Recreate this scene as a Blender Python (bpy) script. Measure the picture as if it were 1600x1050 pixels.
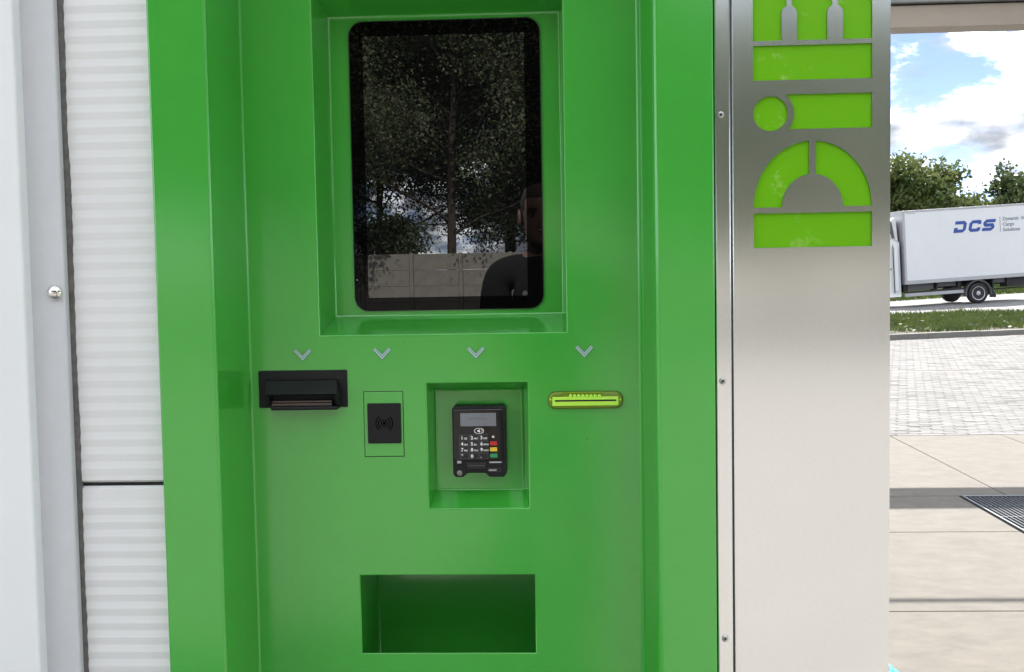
import bpy, bmesh, math, random
import numpy as np
from mathutils import Vector, Matrix

random.seed(7)
RNG = np.random.default_rng(11)
scene = bpy.context.scene
for o in list(bpy.data.objects):
    bpy.data.objects.remove(o)
COL = scene.collection
R = math.radians

# ------------------------------------------------------------------ camera
FPX, PW, PH = 1750.0, 1600.0, 1050.0
YAW, PITCH, ROLL = R(2.63), R(3.38), R(-1.0)
CAM = Vector((0.0, -1.87, 1.45))
fw = Vector((-math.sin(YAW)*math.cos(PITCH), math.cos(YAW)*math.cos(PITCH), -math.sin(PITCH)))
r0 = Vector((math.cos(YAW), math.sin(YAW), 0.0))
u0 = r0.cross(fw)
rt = math.cos(ROLL)*r0 + math.sin(ROLL)*u0
up = rt.cross(fw)
cam_d = bpy.data.cameras.new('camera')
cam_d.sensor_width = 36.0
cam_d.lens = 36.0*FPX/PW
cam_d.clip_start = 0.02
cam_d.clip_end = 3000
cam = bpy.data.objects.new('camera', cam_d)
COL.objects.link(cam)
m3 = Matrix((rt, up, -fw)).transposed()
cam.matrix_world = Matrix.Translation(CAM) @ m3.to_4x4()
scene.camera = cam

# ------------------------------------------------------------------ light
SUN_EL, SUN_AZ = R(48.2), R(12.0)
EXPOSURE = 2.63
scene.view_settings.view_transform = 'Standard'
scene.view_settings.look = 'None'
scene.view_settings.gamma = 1.0
scene.view_settings.use_curve_mapping = False
scene.view_settings.exposure = EXPOSURE
world = bpy.data.worlds.new('World')
scene.world = world
world.use_nodes = True
wt = world.node_tree
wt.nodes.clear()


def wn(kind, **kw):
    n = wt.nodes.new(kind)
    for k, v in kw.items():
        setattr(n, k, v)
    return n


w_out = wn('ShaderNodeOutputWorld')
sky = wn('ShaderNodeTexSky', sky_type='NISHITA', sun_disc=False)
sky.sun_elevation = SUN_EL
sky.sun_rotation = SUN_AZ
sky.dust_density = 0.2
sky.air_density = 0.24
sky.ozone_density = 2.0
bg = wn('ShaderNodeBackground')
bg.inputs['Strength'].default_value = 0.05
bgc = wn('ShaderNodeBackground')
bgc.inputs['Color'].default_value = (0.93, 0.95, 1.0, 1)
bgc.inputs['Strength'].default_value = 1.30  # cloud brightness raised as fill for the shaded kiosk front
mixw = wn('ShaderNodeMixShader')
tc = wn('ShaderNodeTexCoord')
mp = wn('ShaderNodeMapping')
mp.inputs['Scale'].default_value = (1.0, 1.0, 2.3)
mp.inputs['Location'].default_value = (0.762, 1.391, 0.709)
nz1 = wn('ShaderNodeTexNoise')
nz1.inputs['Scale'].default_value = 7.5
nz1.inputs['Detail'].default_value = 9
nz1.inputs['Roughness'].default_value = 0.66
sep = wn('ShaderNodeSeparateXYZ')
mr = wn('ShaderNodeMapRange')           # more cloud low down, less overhead; cover overhead raised for fill light
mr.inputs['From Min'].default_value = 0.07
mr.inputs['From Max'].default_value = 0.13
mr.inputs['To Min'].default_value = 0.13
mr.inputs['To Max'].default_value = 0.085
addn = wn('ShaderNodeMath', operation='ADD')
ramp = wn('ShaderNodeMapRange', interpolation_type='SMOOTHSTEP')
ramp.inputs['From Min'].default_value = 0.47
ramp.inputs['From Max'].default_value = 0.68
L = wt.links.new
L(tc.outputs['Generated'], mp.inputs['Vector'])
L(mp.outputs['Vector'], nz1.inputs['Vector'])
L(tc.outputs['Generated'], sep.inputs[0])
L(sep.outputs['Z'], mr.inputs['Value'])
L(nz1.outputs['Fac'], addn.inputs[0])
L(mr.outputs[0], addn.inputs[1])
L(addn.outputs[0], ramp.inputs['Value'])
L(sky.outputs[0], bg.inputs['Color'])
L(ramp.outputs[0], mixw.inputs[0])
nz2 = wn('ShaderNodeTexNoise')                       # grey-blue bellies and white tops
nz2.inputs['Scale'].default_value = 20
nz2.inputs['Detail'].default_value = 7
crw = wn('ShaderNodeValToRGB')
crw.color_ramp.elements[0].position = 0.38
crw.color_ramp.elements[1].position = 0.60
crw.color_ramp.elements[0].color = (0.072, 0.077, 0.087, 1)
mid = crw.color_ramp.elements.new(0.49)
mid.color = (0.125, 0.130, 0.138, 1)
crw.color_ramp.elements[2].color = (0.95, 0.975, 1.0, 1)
L(mp.outputs['Vector'], nz2.inputs['Vector'])
L(nz2.outputs['Fac'], crw.inputs['Fac'])
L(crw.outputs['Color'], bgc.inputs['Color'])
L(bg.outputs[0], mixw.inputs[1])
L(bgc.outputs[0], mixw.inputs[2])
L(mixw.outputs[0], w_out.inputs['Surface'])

sun_dir = Vector((math.sin(SUN_AZ)*math.cos(SUN_EL), math.cos(SUN_AZ)*math.cos(SUN_EL), math.sin(SUN_EL)))
sun_d = bpy.data.lights.new('sun', 'SUN')
sun_d.energy = 2.0
sun_d.angle = R(0.53)
sun_d.color = (1.0, 0.955, 0.88)
sun = bpy.data.objects.new('sun', sun_d)
COL.objects.link(sun)
sun.rotation_euler = sun_dir.to_track_quat('Z', 'Y').to_euler()
sun.location = sun_dir*30


# ------------------------------------------------------------------ survey helpers
def ray(px, py):
    return rt*(px-PW/2) - up*(py-PH/2) + fw*FPX


def U(px, py, y):
    """point of the plane Y=y that the photograph shows at px,py"""
    d = ray(px, py)
    return CAM + d*((y-CAM.y)/d.y)


def G(px, py, z=0.0):
    """point of the level z seen at px,py"""
    d = ray(px, py)
    return CAM + d*((z-CAM.z)/d.z)


SCREEN_Y = 0.097


def M(px, py, y):
    """point at depth y in front of the kiosk whose reflection in the screen is at px,py"""
    d = ray(px, py)
    path = (SCREEN_Y-CAM.y) + (SCREEN_Y-y)
    q = d*(path/d.y)
    return Vector((q.x, y, CAM.z+q.z))


def rect(l, r, t, b, y):
    """x0,x1,z0,z1 on plane y from the pixel edges of an upright rectangle"""
    mx, my = (l+r)/2, (t+b)/2
    return U(l, my, y).x, U(r, my, y).x, U(mx, b, y).z, U(mx, t, y).z


# ------------------------------------------------------------------ materials
MATS = {}


def nmat(name, base, rough=0.5, metal=0.0, var=0.0, vscale=8.0, bump=0.0, bscale=200.0, stretch=(1, 1, 1),
         spec=0.5, coat=0.0, ior=None, rvar=0.0, col2=None, vdetail=5, aniso=0.0, trans=0.0):
    m = bpy.data.materials.new(name)
    m.use_nodes = True
    nt = m.node_tree
    b = nt.nodes['Principled BSDF']
    b.inputs['Base Color'].default_value = (*base, 1)
    b.inputs['Roughness'].default_value = rough
    b.inputs['Metallic'].default_value = metal
    b.inputs['Specular IOR Level'].default_value = spec
    b.inputs['Coat Weight'].default_value = coat
    b.inputs['Anisotropic'].default_value = aniso
    b.inputs['Transmission Weight'].default_value = trans
    if ior:
        b.inputs['IOR'].default_value = ior
    tcn = nt.nodes.new('ShaderNodeTexCoord')
    mpn = nt.nodes.new('ShaderNodeMapping')
    mpn.inputs['Scale'].default_value = stretch
    nt.links.new(tcn.outputs['Object'], mpn.inputs['Vector'])
    if var or col2 or rvar:
        nz = nt.nodes.new('ShaderNodeTexNoise')
        nz.inputs['Scale'].default_value = vscale
        nz.inputs['Detail'].default_value = vdetail
        nz.inputs['Roughness'].default_value = 0.7
        nt.links.new(mpn.outputs[0], nz.inputs['Vector'])
        if var or col2:
            cr = nt.nodes.new('ShaderNodeValToRGB')
            c2 = col2 or tuple(c*(1-var) for c in base)
            c1 = base if col2 else tuple(min(1, c*(1+var)) for c in base)
            cr.color_ramp.elements[0].position = 0.32
            cr.color_ramp.elements[1].position = 0.68
            cr.color_ramp.elements[0].color = (*c2, 1)
            cr.color_ramp.elements[1].color = (*c1, 1)
            nt.links.new(nz.outputs['Fac'], cr.inputs['Fac'])
            nt.links.new(cr.outputs['Color'], b.inputs['Base Color'])
        if rvar:
            mrn = nt.nodes.new('ShaderNodeMapRange')
            mrn.inputs['To Min'].default_value = max(0, rough-rvar)
            mrn.inputs['To Max'].default_value = min(1, rough+rvar)
            nt.links.new(nz.outputs['Fac'], mrn.inputs['Value'])
            nt.links.new(mrn.outputs[0], b.inputs['Roughness'])
    if bump:
        nb = nt.nodes.new('ShaderNodeTexNoise')
        nb.inputs['Scale'].default_value = bscale
        nb.inputs['Detail'].default_value = 3
        bp = nt.nodes.new('ShaderNodeBump')
        bp.inputs['Strength'].default_value = bump
        bp.inputs['Distance'].default_value = 0.001
        nt.links.new(mpn.outputs[0], nb.inputs['Vector'])
        nt.links.new(nb.outputs['Fac'], bp.inputs['Height'])
        nt.links.new(bp.outputs['Normal'], b.inputs['Normal'])
    MATS[name] = m
    return m


def leaf_mat(name, a, b2, scale):
    m = bpy.data.materials.new(name)
    m.use_nodes = True
    nt = m.node_tree
    nt.nodes.clear()
    out = nt.nodes.new('ShaderNodeOutputMaterial')
    tcn = nt.nodes.new('ShaderNodeTexCoord')
    nz = nt.nodes.new('ShaderNodeTexNoise')
    nz.inputs['Scale'].default_value = scale
    nz.inputs['Detail'].default_value = 4
    cr = nt.nodes.new('ShaderNodeValToRGB')
    cr.color_ramp.elements[0].position = 0.35
    cr.color_ramp.elements[1].position = 0.65
    cr.color_ramp.elements[0].color = (*a, 1)
    cr.color_ramp.elements[1].color = (*b2, 1)
    d = nt.nodes.new('ShaderNodeBsdfPrincipled')
    d.inputs['Roughness'].default_value = 0.5
    d.inputs['Specular IOR Level'].default_value = 0.3
    t = nt.nodes.new('ShaderNodeBsdfTranslucent')
    mx = nt.nodes.new('ShaderNodeMixShader')
    mx.inputs[0].default_value = 0.35
    nt.links.new(tcn.outputs['Object'], nz.inputs['Vector'])
    nt.links.new(nz.outputs['Fac'], cr.inputs['Fac'])
    nt.links.new(cr.outputs['Color'], d.inputs['Base Color'])
    nt.links.new(cr.outputs['Color'], t.inputs['Color'])
    nt.links.new(d.outputs[0], mx.inputs[1])
    nt.links.new(t.outputs[0], mx.inputs[2])
    nt.links.new(mx.outputs[0], out.inputs['Surface'])
    MATS[name] = m
    return m


green = nmat('green_powder_coat', (0.048, 0.372, 0.040), rough=0.12, bump=0.08, bscale=450, var=0.03, vscale=7, rvar=0.05, spec=0.5, ior=1.78)
steel = nmat('brushed_stainless', (0.84, 0.855, 0.88), rough=0.14, metal=1.0, bump=0.012, bscale=220, stretch=(1, 6, 6),
             var=0.06, vscale=140, rvar=0.03)
bolt_m = nmat('polished_bolt', (0.72, 0.71, 0.70), rough=0.12, metal=1.0)
lip_steel = nmat('dull_bronze_steel', (0.13, 0.105, 0.095), rough=0.4, metal=0.8)
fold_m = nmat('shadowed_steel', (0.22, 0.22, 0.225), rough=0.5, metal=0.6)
screw_m = nmat('screw_steel', (0.5, 0.5, 0.5), rough=0.28, metal=1.0)
dark_m = nmat('dark_void', (0.012, 0.012, 0.013), rough=0.8)
white_m = nmat('white_coated_steel', (0.79, 0.81, 0.82), rough=0.32, bump=0.05, bscale=240, var=0.015, vscale=5)
panel_m = nmat('sandwich_panel_coating', (0.75, 0.75, 0.755), rough=0.25, bump=0.06, bscale=300, var=0.02, vscale=9)
grey_m = nmat('grey_coated_post', (0.58, 0.59, 0.615), rough=0.36, bump=0.12, bscale=420, var=0.03, vscale=30)
seal_m = nmat('grey_sealant', (0.13, 0.125, 0.12), rough=0.85, var=0.3, vscale=60, bump=0.5, bscale=120)
blackp = nmat('black_plastic', (0.007, 0.007, 0.009), rough=0.45, bump=0.1, bscale=500, spec=0.32)
blackg = nmat('black_gloss_plastic', (0.004, 0.004, 0.005), rough=0.06, spec=0.45)
key_m = nmat('key_rubber', (0.010, 0.010, 0.011), rough=0.38)
print_w = nmat('white_print', (0.75, 0.75, 0.75), rough=0.5)
pad_ink = nmat('pad_symbol_black', (0.001, 0.001, 0.001), rough=0.9, spec=0.0)
lcd_m = nmat('lcd_grey', (0.17, 0.18, 0.21), rough=0.05, var=0.03, vscale=50)
bezel_m = nmat('black_bezel_glass', (0.0015, 0.0015, 0.0018), rough=0.0, ior=1.28)
disp_m = nmat('dark_display_glass', (0.0030, 0.0030, 0.0034), rough=0.0, ior=2.05)
arrow_m = nmat('engraved_arrow', (0.48, 0.66, 0.62), rough=0.35, metal=0.2)
arrow_d = nmat('arrow_groove', (0.07, 0.20, 0.14), rough=0.5)
red_k = nmat('red_key', (0.50, 0.02, 0.02), rough=0.4)
yel_k = nmat('yellow_key', (0.75, 0.50, 0.03), rough=0.4)
grn_k = nmat('green_key', (0.02, 0.28, 0.10), rough=0.4)
lime_t = nmat('lime_translucent', (0.36, 0.52, 0.03), rough=0.12, trans=0.55, ior=1.45)
lime_s = nmat('lime_plastic', (0.50, 0.86, 0.08), rough=0.25)
olive_m = nmat('olive_shell', (0.17, 0.25, 0.02), rough=0.12)
acryl = nmat('lime_acrylic', (0.135, 0.425, 0.004), rough=0.22, spec=0.25)
concrete = nmat('concrete_slab', (0.128, 0.115, 0.097), rough=0.85, col2=(0.086, 0.077, 0.065), vscale=5.0, stretch=(1, 1.5, 1),
                vdetail=10, bump=0.6, bscale=90)
light_slab = nmat('pale_concrete_slab', (0.185, 0.174, 0.157), rough=0.85, var=0.14, vscale=2.0, bump=0.5, bscale=60, vdetail=8)
paver_m = nmat('concrete_paver', (0.128, 0.126, 0.125), rough=0.85, var=0.12, vscale=2.3, bump=0.5, bscale=60, vdetail=9)
kerb_m = nmat('kerb_concrete', (0.16, 0.153, 0.143), rough=0.85, var=0.12, vscale=7, bump=0.4, bscale=40)
asphalt = nmat('asphalt', (0.055, 0.053, 0.05), rough=0.9, var=0.2, vscale=4, bump=0.6, bscale=120)
soil_m = nmat('verge_soil', (0.040, 0.034, 0.020), rough=0.95, var=0.35, vscale=3.0)
road_m = nmat('light_road_concrete', (0.165, 0.163, 0.162), rough=0.85, var=0.06, vscale=3)
wall_m = nmat('precast_concrete', (0.22, 0.207, 0.183), rough=0.9, var=0.16, vscale=3.5, bump=0.5, bscale=30, vdetail=8)
grass_g = nmat('grass_field', (0.050, 0.075, 0.018), rough=0.9, col2=(0.03, 0.048, 0.012), vscale=1.2)
grass_m = leaf_mat('grass_blades', (0.035, 0.065, 0.012), (0.085, 0.110, 0.028), 1.6)
weed_m = leaf_mat('weed_leaves', (0.025, 0.045, 0.014), (0.055, 0.075, 0.030), 2.0)
leaf_a = leaf_mat('leaves_mid_green', (0.055, 0.090, 0.022), (0.14, 0.165, 0.055), 0.55)
leaf_b = leaf_mat('leaves_dark_green', (0.040, 0.065, 0.020), (0.085, 0.110, 0.038), 0.55)
leaf_c = leaf_mat('leaves_front_tree', (0.080, 0.100, 0.050), (0.165, 0.190, 0.105), 0.6)
bark_m = nmat('bark', (0.055, 0.043, 0.033), rough=0.95, var=0.3, vscale=6, bump=0.8, bscale=25, stretch=(1, 1, 0.2))
canopy_m = nmat('canopy_metal', (0.33, 0.285, 0.24), rough=0.5, var=0.10, vscale=1.2, spec=0.3)
fascia_m = nmat('canopy_fascia', (0.20, 0.215, 0.22), rough=0.5, var=0.05, vscale=4)
galv_m = nmat('galvanised_grating', (0.14, 0.15, 0.165), rough=0.45, metal=0.6, var=0.2, vscale=20)
pit_m = nmat('drain_pit', (0.015, 0.015, 0.016), rough=0.9)
teal_m = nmat('turquoise_hose', (0.03, 0.50, 0.56), rough=0.3)
tbox_m = nmat('truck_box_white', (0.60, 0.61, 0.625), rough=0.35, var=0.02, vscale=2)
tcab_m = nmat('truck_cab_white', (0.64, 0.65, 0.665), rough=0.25)
alu_m = nmat('aluminium_trim', (0.34, 0.345, 0.36), rough=0.45, metal=0.3)
under_m = nmat('chassis_dark', (0.015, 0.015, 0.017), rough=0.7)
chest_m = nmat('chassis_grey_panel', (0.075, 0.075, 0.08), rough=0.6)
rubber_m = nmat('tyre_rubber', (0.016, 0.016, 0.017), rough=0.75)
rim_m = nmat('steel_rim', (0.45, 0.46, 0.48), rough=0.4, metal=0.4)
blue_m = nmat('logo_blue', (0.010, 0.052, 0.27), rough=0.4)
greytxt = nmat('logo_grey', (0.19, 0.22, 0.26), rough=0.5)
skin_m = nmat('skin', (0.19, 0.115, 0.085), rough=0.5, var=0.18, vscale=45, bump=0.4, bscale=220)
shirt_m = nmat('black_cotton', (0.014, 0.014, 0.016), rough=0.95, bump=1.0, bscale=14, spec=0.2)
jeans_m = nmat('dark_denim', (0.03, 0.035, 0.055), rough=0.9, var=0.2, vscale=40)
hair_m = nmat('short_brown_hair', (0.05, 0.035, 0.025), rough=0.7, var=0.4, vscale=120, bump=1.0, bscale=260)
eye_m = nmat('eye_white', (0.12, 0.11, 0.10), rough=0.2)
iris_m = nmat('iris_dark', (0.02, 0.015, 0.012), rough=0.2)
lip_m = nmat('lips', (0.36, 0.15, 0.13), rough=0.45)
shoe_m = nmat('dark_shoe', (0.03, 0.03, 0.03), rough=0.6)
emb_m = nmat('shirt_emblem', (0.12, 0.12, 0.125), rough=0.7)
phone_m = nmat('phone_case', (0.02, 0.02, 0.022), rough=0.3)

# every paving block has its own tone
nt = paver_m.node_tree
b = nt.nodes['Principled BSDF']
src = b.inputs['Base Color'].links[0].from_socket
geo = nt.nodes.new('ShaderNodeNewGeometry')
pr_ = nt.nodes.new('ShaderNodeMapRange')
pr_.inputs['To Min'].default_value = 0.86
pr_.inputs['To Max'].default_value = 1.12
mxp = nt.nodes.new('ShaderNodeVectorMath')
mxp.operation = 'SCALE'
nt.links.new(geo.outputs['Random Per Island'], pr_.inputs['Value'])
nt.links.new(src, mxp.inputs[0])
nt.links.new(pr_.outputs[0], mxp.inputs['Scale'])
nt.links.new(mxp.outputs[0], b.inputs['Base Color'])

# wear on the acrylic: pale scuffs with a shape of their own
nt = acryl.node_tree
b = nt.nodes['Principled BSDF']
tcn = nt.nodes.new('ShaderNodeTexCoord')
n1 = nt.nodes.new('ShaderNodeTexNoise')
n1.inputs['Scale'].default_value = 34
n1.inputs['Detail'].default_value = 8
n1.inputs['Roughness'].default_value = 0.75
n2 = nt.nodes.new('ShaderNodeTexNoise')
n2.inputs['Scale'].default_value = 9
mu = nt.nodes.new('ShaderNodeMath')
mu.operation = 'MULTIPLY'
r1 = nt.nodes.new('ShaderNodeMapRange')
r1.inputs['From Min'].default_value = 0.54
r1.inputs['From Max'].default_value = 0.68
r2 = nt.nodes.new('ShaderNodeMapRange')
r2.inputs['From Min'].default_value = 0.52
r2.inputs['From Max'].default_value = 0.62
mxc = nt.nodes.new('ShaderNodeMix')
mxc.data_type = 'RGBA'
mxc.inputs[6].default_value = (0.135, 0.425, 0.006, 1)
mxc.inputs[7].default_value = (0.30, 0.52, 0.10, 1)
nt.links.new(tcn.outputs['Object'], n1.inputs['Vector'])
nt.links.new(tcn.outputs['Object'], n2.inputs['Vector'])
nt.links.new(n1.outputs['Fac'], r1.inputs['Value'])
nt.links.new(n2.outputs['Fac'], r2.inputs['Value'])
nt.links.new(r1.outputs[0], mu.inputs[0])
nt.links.new(r2.outputs[0], mu.inputs[1])
nt.links.new(mu.outputs[0], mxc.inputs[0])
nt.links.new(mxc.outputs[2], b.inputs['Base Color'])


# ------------------------------------------------------------------ mesh helpers
def link(o, parent=None):
    COL.objects.link(o)
    if parent:
        o.parent = parent
    return o


def tag(o, label=None, cat=None, group=None, kind=None):
    if label:
        o['label'] = label
    if cat:
        o['category'] = cat
    if group:
        o['group'] = group
    if kind:
        o['kind'] = kind
    return o


def empty(name, loc, label=None, cat=None, group=None, rz=0.0):
    o = bpy.data.objects.new(name, None)
    o.empty_display_size = 0.1
    o.location = loc
    o.rotation_euler = (0, 0, rz)
    COL.objects.link(o)
    return tag(o, label, cat, group)


class MB:
    def __init__(self, off=(0, 0, 0)):
        self.v, self.f, self.s = [], [], []
        self.off = Vector(off)

    def add(self, vs, fs, smooth=False):
        n = len(self.v)
        self.v += [tuple(Vector(p)-self.off) for p in vs]
        for f in fs:
            self.f.append([i+n for i in f])
            self.s.append(smooth)

    def box(self, x0, x1, y0, y1, z0, z1):
        x0, x1 = sorted((x0, x1)); y0, y1 = sorted((y0, y1)); z0, z1 = sorted((z0, z1))
        vs = [(x0, y0, z0), (x1, y0, z0), (x1, y1, z0), (x0, y1, z0), (x0, y0, z1), (x1, y0, z1), (x1, y1, z1), (x0, y1, z1)]
        self.add(vs, [(0, 3, 2, 1), (4, 5, 6, 7), (0, 1, 5, 4), (1, 2, 6, 5), (2, 3, 7, 6), (3, 0, 4, 7)])
        return self

    def rings(self, rings, cap0=False, cap1=True, smooth=None, closed=True):
        """bridge loops of equal count; smooth: set of ring-band indices that are rounded"""
        n = len(rings[0])
        base = len(self.v)
        for r in rings:
            self.v += [tuple(Vector(p)-self.off) for p in r]
        for k in range(len(rings)-1):
            for i in range(n if closed else n-1):
                j = (i+1) % n
                self.f.append([base+k*n+i, base+k*n+j, base+(k+1)*n+j, base+(k+1)*n+i])
                self.s.append(smooth is True or (smooth is not None and smooth is not False and k in smooth))
        if cap0:
            self.f.append([base+i for i in reversed(range(n))]); self.s.append(False)
        if cap1:
            self.f.append([base+(len(rings)-1)*n+i for i in range(n)]); self.s.append(False)
        return self

    def prism(self, poly, y0, y1, smooth_side=False):
        """closed outline poly [(x,z)] (counter-clockwise seen from -Y) from front y0 to back y1"""
        n = len(poly)
        vs = [(x, y0, z) for x, z in poly] + [(x, y1, z) for x, z in poly]
        base = len(self.v)
        self.add(vs, [])
        self.f.append([base+i for i in range(n)]); self.s.append(False)
        self.f.append([base+n+i for i in reversed(range(n))]); self.s.append(False)
        for i in range(n):
            j = (i+1) % n
            self.f.append([base+j, base+i, base+n+i, base+n+j]); self.s.append(smooth_side)
        return self

    def tube(self, pts, rad, n=8, caps=True, smooth=True):
        pts = [Vector(p) for p in pts]
        if not hasattr(rad, '__len__'):
            rad = [rad]*len(pts)
        rs = []
        ref = Vector((0.31, 0.2, 0.93))
        for i, p in enumerate(pts):
            t = (pts[min(i+1, len(pts)-1)]-pts[max(i-1, 0)])
            t = t.normalized() if t.length > 1e-9 else Vector((0, 0, 1))
            a = t.cross(ref)
            if a.length < 1e-3:
                a = t.cross(Vector((1, 0, 0)))
            a.normalize()
            c = t.cross(a)
            rs.append([p+(a*math.cos(q)+c*math.sin(q))*rad[i] for q in [2*math.pi*k/n for k in range(n)]])
        self.rings(rs, cap0=caps, cap1=caps, smooth=smooth)
        return self

    def lathe(self, prof, origin, axis='y', n=20, cap0=True, cap1=True, smooth=True):
        """prof [(radius, distance along axis)]"""
        ox, oy, oz = origin
        rs = []
        for r, h in prof:
            ring = []
            for k in range(n):
                a = 2*math.pi*k/n
                c, s = math.cos(a)*r, math.sin(a)*r
                ring.append({'y': (ox+c, oy+h, oz+s), 'z': (ox+c, oy+s, oz+h), 'x': (ox+h, oy+c, oz+s)}[axis])
            rs.append(ring)
        self.rings(rs, cap0=cap0, cap1=cap1, smooth=smooth)
        return self

    def build(self, name, mat, parent=None, bevel=0.0, segs=2, fix=True):
        me = bpy.data.meshes.new(name)
        me.from_pydata(self.v, [], self.f)
        for p, s in zip(me.polygons, self.s):
            p.use_smooth = s
        me.validate()
        if fix:
            bm = bmesh.new(); bm.from_mesh(me)
            bmesh.ops.recalc_face_normals(bm, faces=bm.faces)
            bm.to_mesh(me); bm.free()
        if mat:
            me.materials.append(mat)
        o = bpy.data.objects.new(name, me)
        link(o, parent)
        if bevel:
            md = o.modifiers.new('bevel', 'BEVEL')
            md.width = bevel; md.segments = segs; md.limit_method = 'ANGLE'; md.angle_limit = R(35)
        return o


def share(o, parent=None, loc=None, rot=None, scale=None):
    c = o.copy()
    COL.objects.link(c)
    c.parent = parent if parent is not None else o.parent
    if loc is not None:
        c.location = loc
    if rot is not None:
        c.rotation_euler = rot
    if scale is not None:
        c.scale = scale
    return c


def rrect(x0, x1, z0, z1, r, n=6):
    """rounded rectangle outline, counter-clockwise seen from -Y"""
    out = []
    for cx, cz, a0 in ((x1-r, z0+r, -90), (x1-r, z1-r, 0), (x0+r, z1-r, 90), (x0+r, z0+r, 180)):
        for k in range(n+1):
            a = R(a0+90*k/n)
            out.append((cx+r*math.cos(a), cz+r*math.sin(a)))
    return out


def rc(r4, y):
    x0, x1, z0, z1 = r4
    return [(x0, y, z0), (x1, y, z0), (x1, y, z1), (x0, y, z1)]


def grow(r4, d):
    return (r4[0]-d, r4[1]+d, r4[2]-d, r4[3]+d)


def arc_pts(cx, cz, r, a0, a1, n, rx=None):
    rx = rx or r
    return [(cx+rx*math.cos(R(a0+(a1-a0)*k/n)), cz+r*math.sin(R(a0+(a1-a0)*k/n))) for k in range(n+1)]


def stroke_arc(mb, cx, cz, r, w, a0, a1, y0, y1, n=14, rx=None):
    k = (rx or r)/r
    mb.prism(arc_pts(cx, cz, r+w/2, a0, a1, n, (r+w/2)*k) + arc_pts(cx, cz, r-w/2, a1, a0, n, (r-w/2)*k), y0, y1)


def curve_plate(name, outer, holes, y0, y1, mat, parent):
    """flat plate with cut-outs; outlines are [(x,z)]"""
    cu = bpy.data.curves.new(name, 'CURVE')
    cu.dimensions = '2D'
    cu.fill_mode = 'BOTH'
    cu.extrude = abs(y1-y0)/2
    for poly in [outer]+holes:
        sp = cu.splines.new('POLY')
        sp.points.add(len(poly)-1)
        for p, (x, z) in zip(sp.points, poly):
            p.co = (x, z, 0, 1)
        sp.use_cyclic_u = True
    tmp = bpy.data.objects.new('tmp_curve', cu)
    COL.objects.link(tmp)
    dg = bpy.context.evaluated_depsgraph_get()
    me = bpy.data.meshes.new_from_object(tmp.evaluated_get(dg))
    bpy.data.objects.remove(tmp)
    me.name = name
    ym = (y0+y1)/2
    for v in me.vertices:
        x, z, h = v.co
        v.co = (x, ym-h, z)
    for p in me.polygons:
        p.use_smooth = False
    me.materials.clear()
    me.materials.append(mat)
    o = bpy.data.objects.new(name, me)
    return link(o, parent)


def text_mesh(name, body, size, mat, parent, loc, shear=0.0, sx=1.0, bold=0.0, depth=0.0004, align='LEFT'):
    cu = bpy.data.curves.new(name, 'FONT')
    cu.body = body; cu.size = size; cu.shear = shear; cu.offset = bold
    cu.extrude = depth; cu.align_x = align; cu.resolution_u = 3
    tmp = bpy.data.objects.new('tmp_text', cu)
    COL.objects.link(tmp)
    dg = bpy.context.evaluated_depsgraph_get()
    me = bpy.data.meshes.new_from_object(tmp.evaluated_get(dg))
    bpy.data.objects.remove(tmp)
    for v in me.vertices:
        x, z, h = v.co
        v.co = (x*sx, -h, z)
    me.materials.clear()
    me.materials.append(mat)
    me.name = name
    o = bpy.data.objects.new(name, me)
    link(o, parent)
    o.location = loc
    return o


# ================================================================== SETTING
# ---- ground sheets
g = MB().box(-900, 900, -900, 900, -1.4, -0.6)
tag(g.build('ground', grass_g), kind='structure')
g = MB().box(-70, 70, -90, 25, -0.58, -0.06)
tag(g.build('yard_soil', grass_g), kind='structure')

grate_far = G(1508, 776)                      # far left corner of the drain grating
GX0, GY1 = grate_far.x, grate_far.y
GX1, GY0 = GX0+1.15, GY1-3.0
apron_y = G(1495, 680).y                      # where slabs give way to block paving
joint_a = G(1495, 955).y
joint_b = G(1495, 831).y
joint_x = G(1487, 730).x
fore = bpy.data.objects.new('forecourt', None)
COL.objects.link(fore)
tag(fore, kind='structure')
GAP = 0.0035


def slab(x0, x1, y0, y1, mat=None):
    mb = MB(((x0+x1)/2, (y0+y1)/2, 0))
    mb.box(x0+GAP, x1-GAP, y0+GAP, y1-GAP, -0.055, 0.0)
    o = mb.build('slab', mat or concrete, fore, bevel=0.003, segs=1)
    o.location = ((x0+x1)/2, (y0+y1)/2, 0)
    return o


YW = -32.0
FRY = -17.0
for i_ in range(12):                                # paler slabs in front of the kiosk, lightened to bounce light onto it
    for j_ in range(4):
        slab(-24+4*i_, -20+4*i_, FRY+3.75*j_, FRY+3.75*(j_+1), light_slab)
for i_ in range(12):
    slab(-24+4*i_, -20+4*i_, -2.0, -0.2, light_slab)
slab(-24, -6.0, -0.2, apron_y)
slab(-6.0, 0.7, -0.2, apron_y)
slab(0.7, GX0-0.03, -0.2, joint_a)
slab(0.7, GX0-0.03, joint_a, joint_b)
slab(0.7, GX0-0.03, joint_b, GY1+0.03)
slab(0.7, joint_x, GY1+0.03, apron_y)
slab(joint_x, GX1+0.03, GY1+0.03, apron_y)
slab(GX0-0.03, GX1+0.03, -0.2, GY0-0.03)
slab(GX1+0.03, 9, -0.2, apron_y)
slab(9, 24, -0.2, apron_y)

tag(MB().box(-80, 80, YW-0.3, FRY-0.3, -0.055, -0.012).build('front_road', asphalt), kind='structure')
fk = MB().box(-24, 24, FRY-0.295, FRY-0.005, -0.055, 0.004).build('front_kerb', kerb_m)
tag(fk, kind='structure')

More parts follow.
